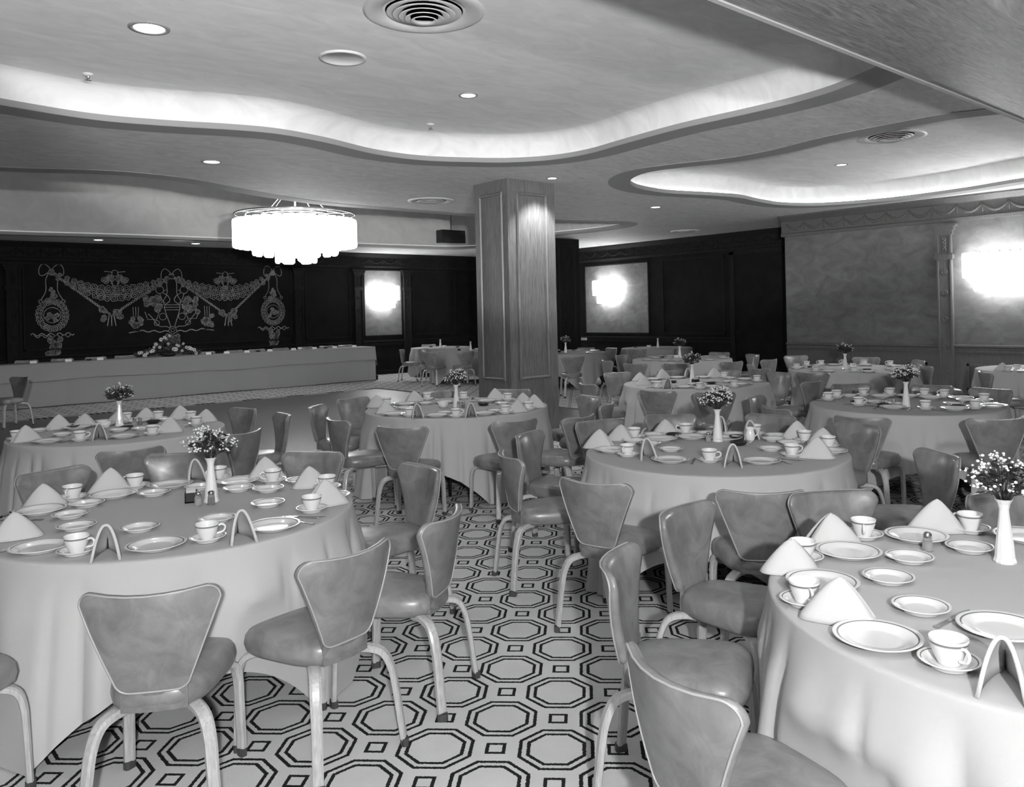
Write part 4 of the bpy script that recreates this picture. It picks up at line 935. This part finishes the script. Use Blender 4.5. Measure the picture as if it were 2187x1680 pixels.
# ------------------------------------------------------------------ head table on its low platform
b = MB(); b.box((X0, 18.92, 0), (11.25, YB-.02, .11)); struct(b.build('trim_20', 'back_wood'))
HX0, HX1, HY0, HY1, HZ = -2.0, 11.12, 18.82, 19.52, .875
o = empty('long_table', ((HX0+HX1)/2, (HY0+HY1)/2, 0)); hw = (HX1-HX0)/2
b = MB(); b.box((-hw+.01, -.33, HZ-.04), (hw-.01, .34, HZ-.008)); b.build('tabletop', 'bracket_wood', o)
for k in range(8):
    for s in (-.15, .28):
        b = MB(); X = -hw+.3+k*(2*hw-.6)/7; b.tube([(X, s, .11), (X, s, HZ-.04)], .016, 8); b.build('leg', 'dark_metal', o)
tag(o, 'long head table under the draped cloths before the mural', 'table')
def sheet(name, z1, dy, seed, m, sag=0):
    rn = random.Random(seed); b = MB(); n = 260; R = []
    cols = [HX0+(HX1-HX0)*i/n for i in range(n+1)]
    cre = [rn.uniform(.9, 1.3)*k for k in range(14)]
    def hz(x): return z1+(.012*math.sin(x*1.3+seed)+.01*math.sin(x*3.1) if z1 > .1 else .004*math.sin(x*2))
    def wob(x, s): return dy*s+.012*s*math.sin(x*5.2+seed)+.008*s*math.sin(x*11)+(-.012*s if abs((x*1.15) % 1-.5) < .03 else 0)
    R.append([(x, HY1+.01, HZ-.3) for x in cols]); R.append([(x, HY1+.01, HZ) for x in cols]); R.append([(x, HY0+.01, HZ) for x in cols]); R.append([(x, HY0-.002-dy*.3, HZ-.008) for x in cols])
    for k in range(1, 11):
        s = k/10; R.append([(x, HY0-.004-wob(x, s), HZ+(hz(x)-HZ)*s) for x in cols])
    off = .004 if dy > .02 else 0
    R = [[(x, y, z+off) for x, y, z in r_] for r_ in R]
    b.rings(R, False)
    # the right hand end: side fall with a flared corner
    R = []
    for k in range(11):
        s = k/10; z = HZ+off+(z1*.75-HZ)*s; row = []
        for j in range(15):
            u = j/14; y = HY0-.004-dy*s*.9+(HY1+.08-HY0)*u*(1+.12*s); x = HX1+.004+dy*s*.5+.16*s*math.sin(PI*u)**2*(1 if z1 > .1 else .9)+.04*s*u+.03*s*math.sin(u*16)
            row.append((x, y, max(z-.12*s*u*(z1 > .1), .004)))
        R.append(row)
    b.rings(R, False); return fixn(b.build(name, m))
tag(sheet('table_skirt', .012, .012, 3, 'banquet_cloth'), 'lower cloth falling to the floor along the head table front', 'tablecloth')
tag(sheet('tablecloth', .53, .055, 8, 'banquet_cloth'), 'creased upper cloth draped over the top of the head table', 'tablecloth')
hc = []
for X in (3.42, 4.1, 4.77, 5.36, 5.95, 6.55, 7.18, 7.86, 8.44, 9.06, 9.75, 10.35, 10.9):
    o = copy_tree(proto); o.location = (X, 19.82, .11); o.rotation_euler = (0, 0, PI+rnd.uniform(-.06, .06)); hc.append(o)
for k, o in enumerate(hc): tag(o, 'padded chair behind the head table, %s from the left' % ORD[k], 'chair', 'chairs behind the head table')
cards = []
cp = None
for X in (3.38, 4.01, 4.61, 6.88, 7.30, 7.78, 8.35, 8.96, 9.52, 10.08, 10.64):
    if cp is None:
        b = MB(); b.add([(-.06, -.035, 0), (.06, -.035, 0), (.06, 0, .052), (-.06, 0, .052), (.06, .035, 0), (-.06, .035, 0)], [(0, 1, 2, 3), (3, 2, 4, 5)], False); cp = o = b.build('place_card', 'card')
        md = o.modifiers.new('thickness', 'SOLIDIFY'); md.thickness = .0015; md.offset = 0
    else: o = copy_tree(cp)
    o.location = (X, 19.06, HZ+.0055); cards.append(o)
for k, o in enumerate(cards): tag(o, 'folded white place card on the head table, %s from the left' % ORD[k], 'card', 'place cards on the head table')
for X, lab in ((4.43, 'dark glass ashtray at the left part of the head table'), (6.98, 'dark glass ashtray right of the head table flowers'), (8.12, 'dark glass ashtray mid right on the head table'), (9.9, 'dark glass ashtray near the right end of the head table')):
    o = PL['ash'].get(); o.location = (X, 19.2, HZ+.005); tag(o, lab, 'ashtray', 'dark ashtrays')
o = PL['bowl'].get(); o.location = (9.15, 19.12, HZ+.005); tag(o, 'white sugar bowl on the right half of the head table', 'bowl', 'sugar bowls')
o = PL['salt'].get(); o.location = (9.26, 19.15, HZ+.005); tag(o, 'glass salt shaker beside the head table sugar bowl', 'shaker', 'salt shakers')
# flower arrangement
o = empty('flower_arrangement', (6.02, 19.14, HZ+.016)); rn = random.Random(9)
b = MB(); b.lathe([(.001, 0), (.14, 0), (.17, .04), (.16, .06), (.001, .06)], 20); b.build('dish', 'black', o)
b = MB()
for k in range(620):
    x = rn.gauss(0, .36); hgt = .36*math.exp(-(x/.36)**2)+.07; z = rn.uniform(.02, hgt); y = rn.uniform(-.16, .16)*math.exp(-(x/.5)**2)
    x = max(-.68, min(.68, x)); c = Vector((x, y, z)); d = Vector((x*1.5+rn.uniform(-.4, .4), rn.uniform(-.5, .3), rn.uniform(-.1, .9))).normalized(); s = d.orthogonal().normalized()*.018
    b.add([c-d*.035, c+s, c+d*.055, c-s, c+Vector((0, -.006, .004))], [(0, 1, 4), (1, 2, 4), (2, 3, 4), (3, 0, 4)])
b.build('foliage', 'leaf', o)
for k in range(27):
    x = -.62+1.24*((k*.618) % 1); hgt = .38*math.exp(-(x/.36)**2)+.08; z = hgt*rn.choice((.35, .6, .85, .98)); r = rn.uniform(.034, .056); y = -.17*math.exp(-(x/.5)**2)*(1-.5*z/.4)
    b = MB()
    for q in range(9):
        a = 2*PI*q/9; c, s = math.cos(a), math.sin(a); 
        b.add([(x, y-.004, z), (x+r*.6*math.cos(a-.3), y-.012, z+r*.6*math.sin(a-.3)), (x+r*c, y-.02, z+r*s), (x+r*.6*math.cos(a+.3), y-.012, z+r*.6*math.sin(a+.3))], [(0, 1, 2, 3)])
    f = b.build('blossom', 'petal', o); b = MB(); b.ico((x, y-.012, z), r*.28, 1); b.build('flower_center', 'flower_center', f)
tag(o, 'low spreading flower arrangement at the middle of the head table', 'flowers')
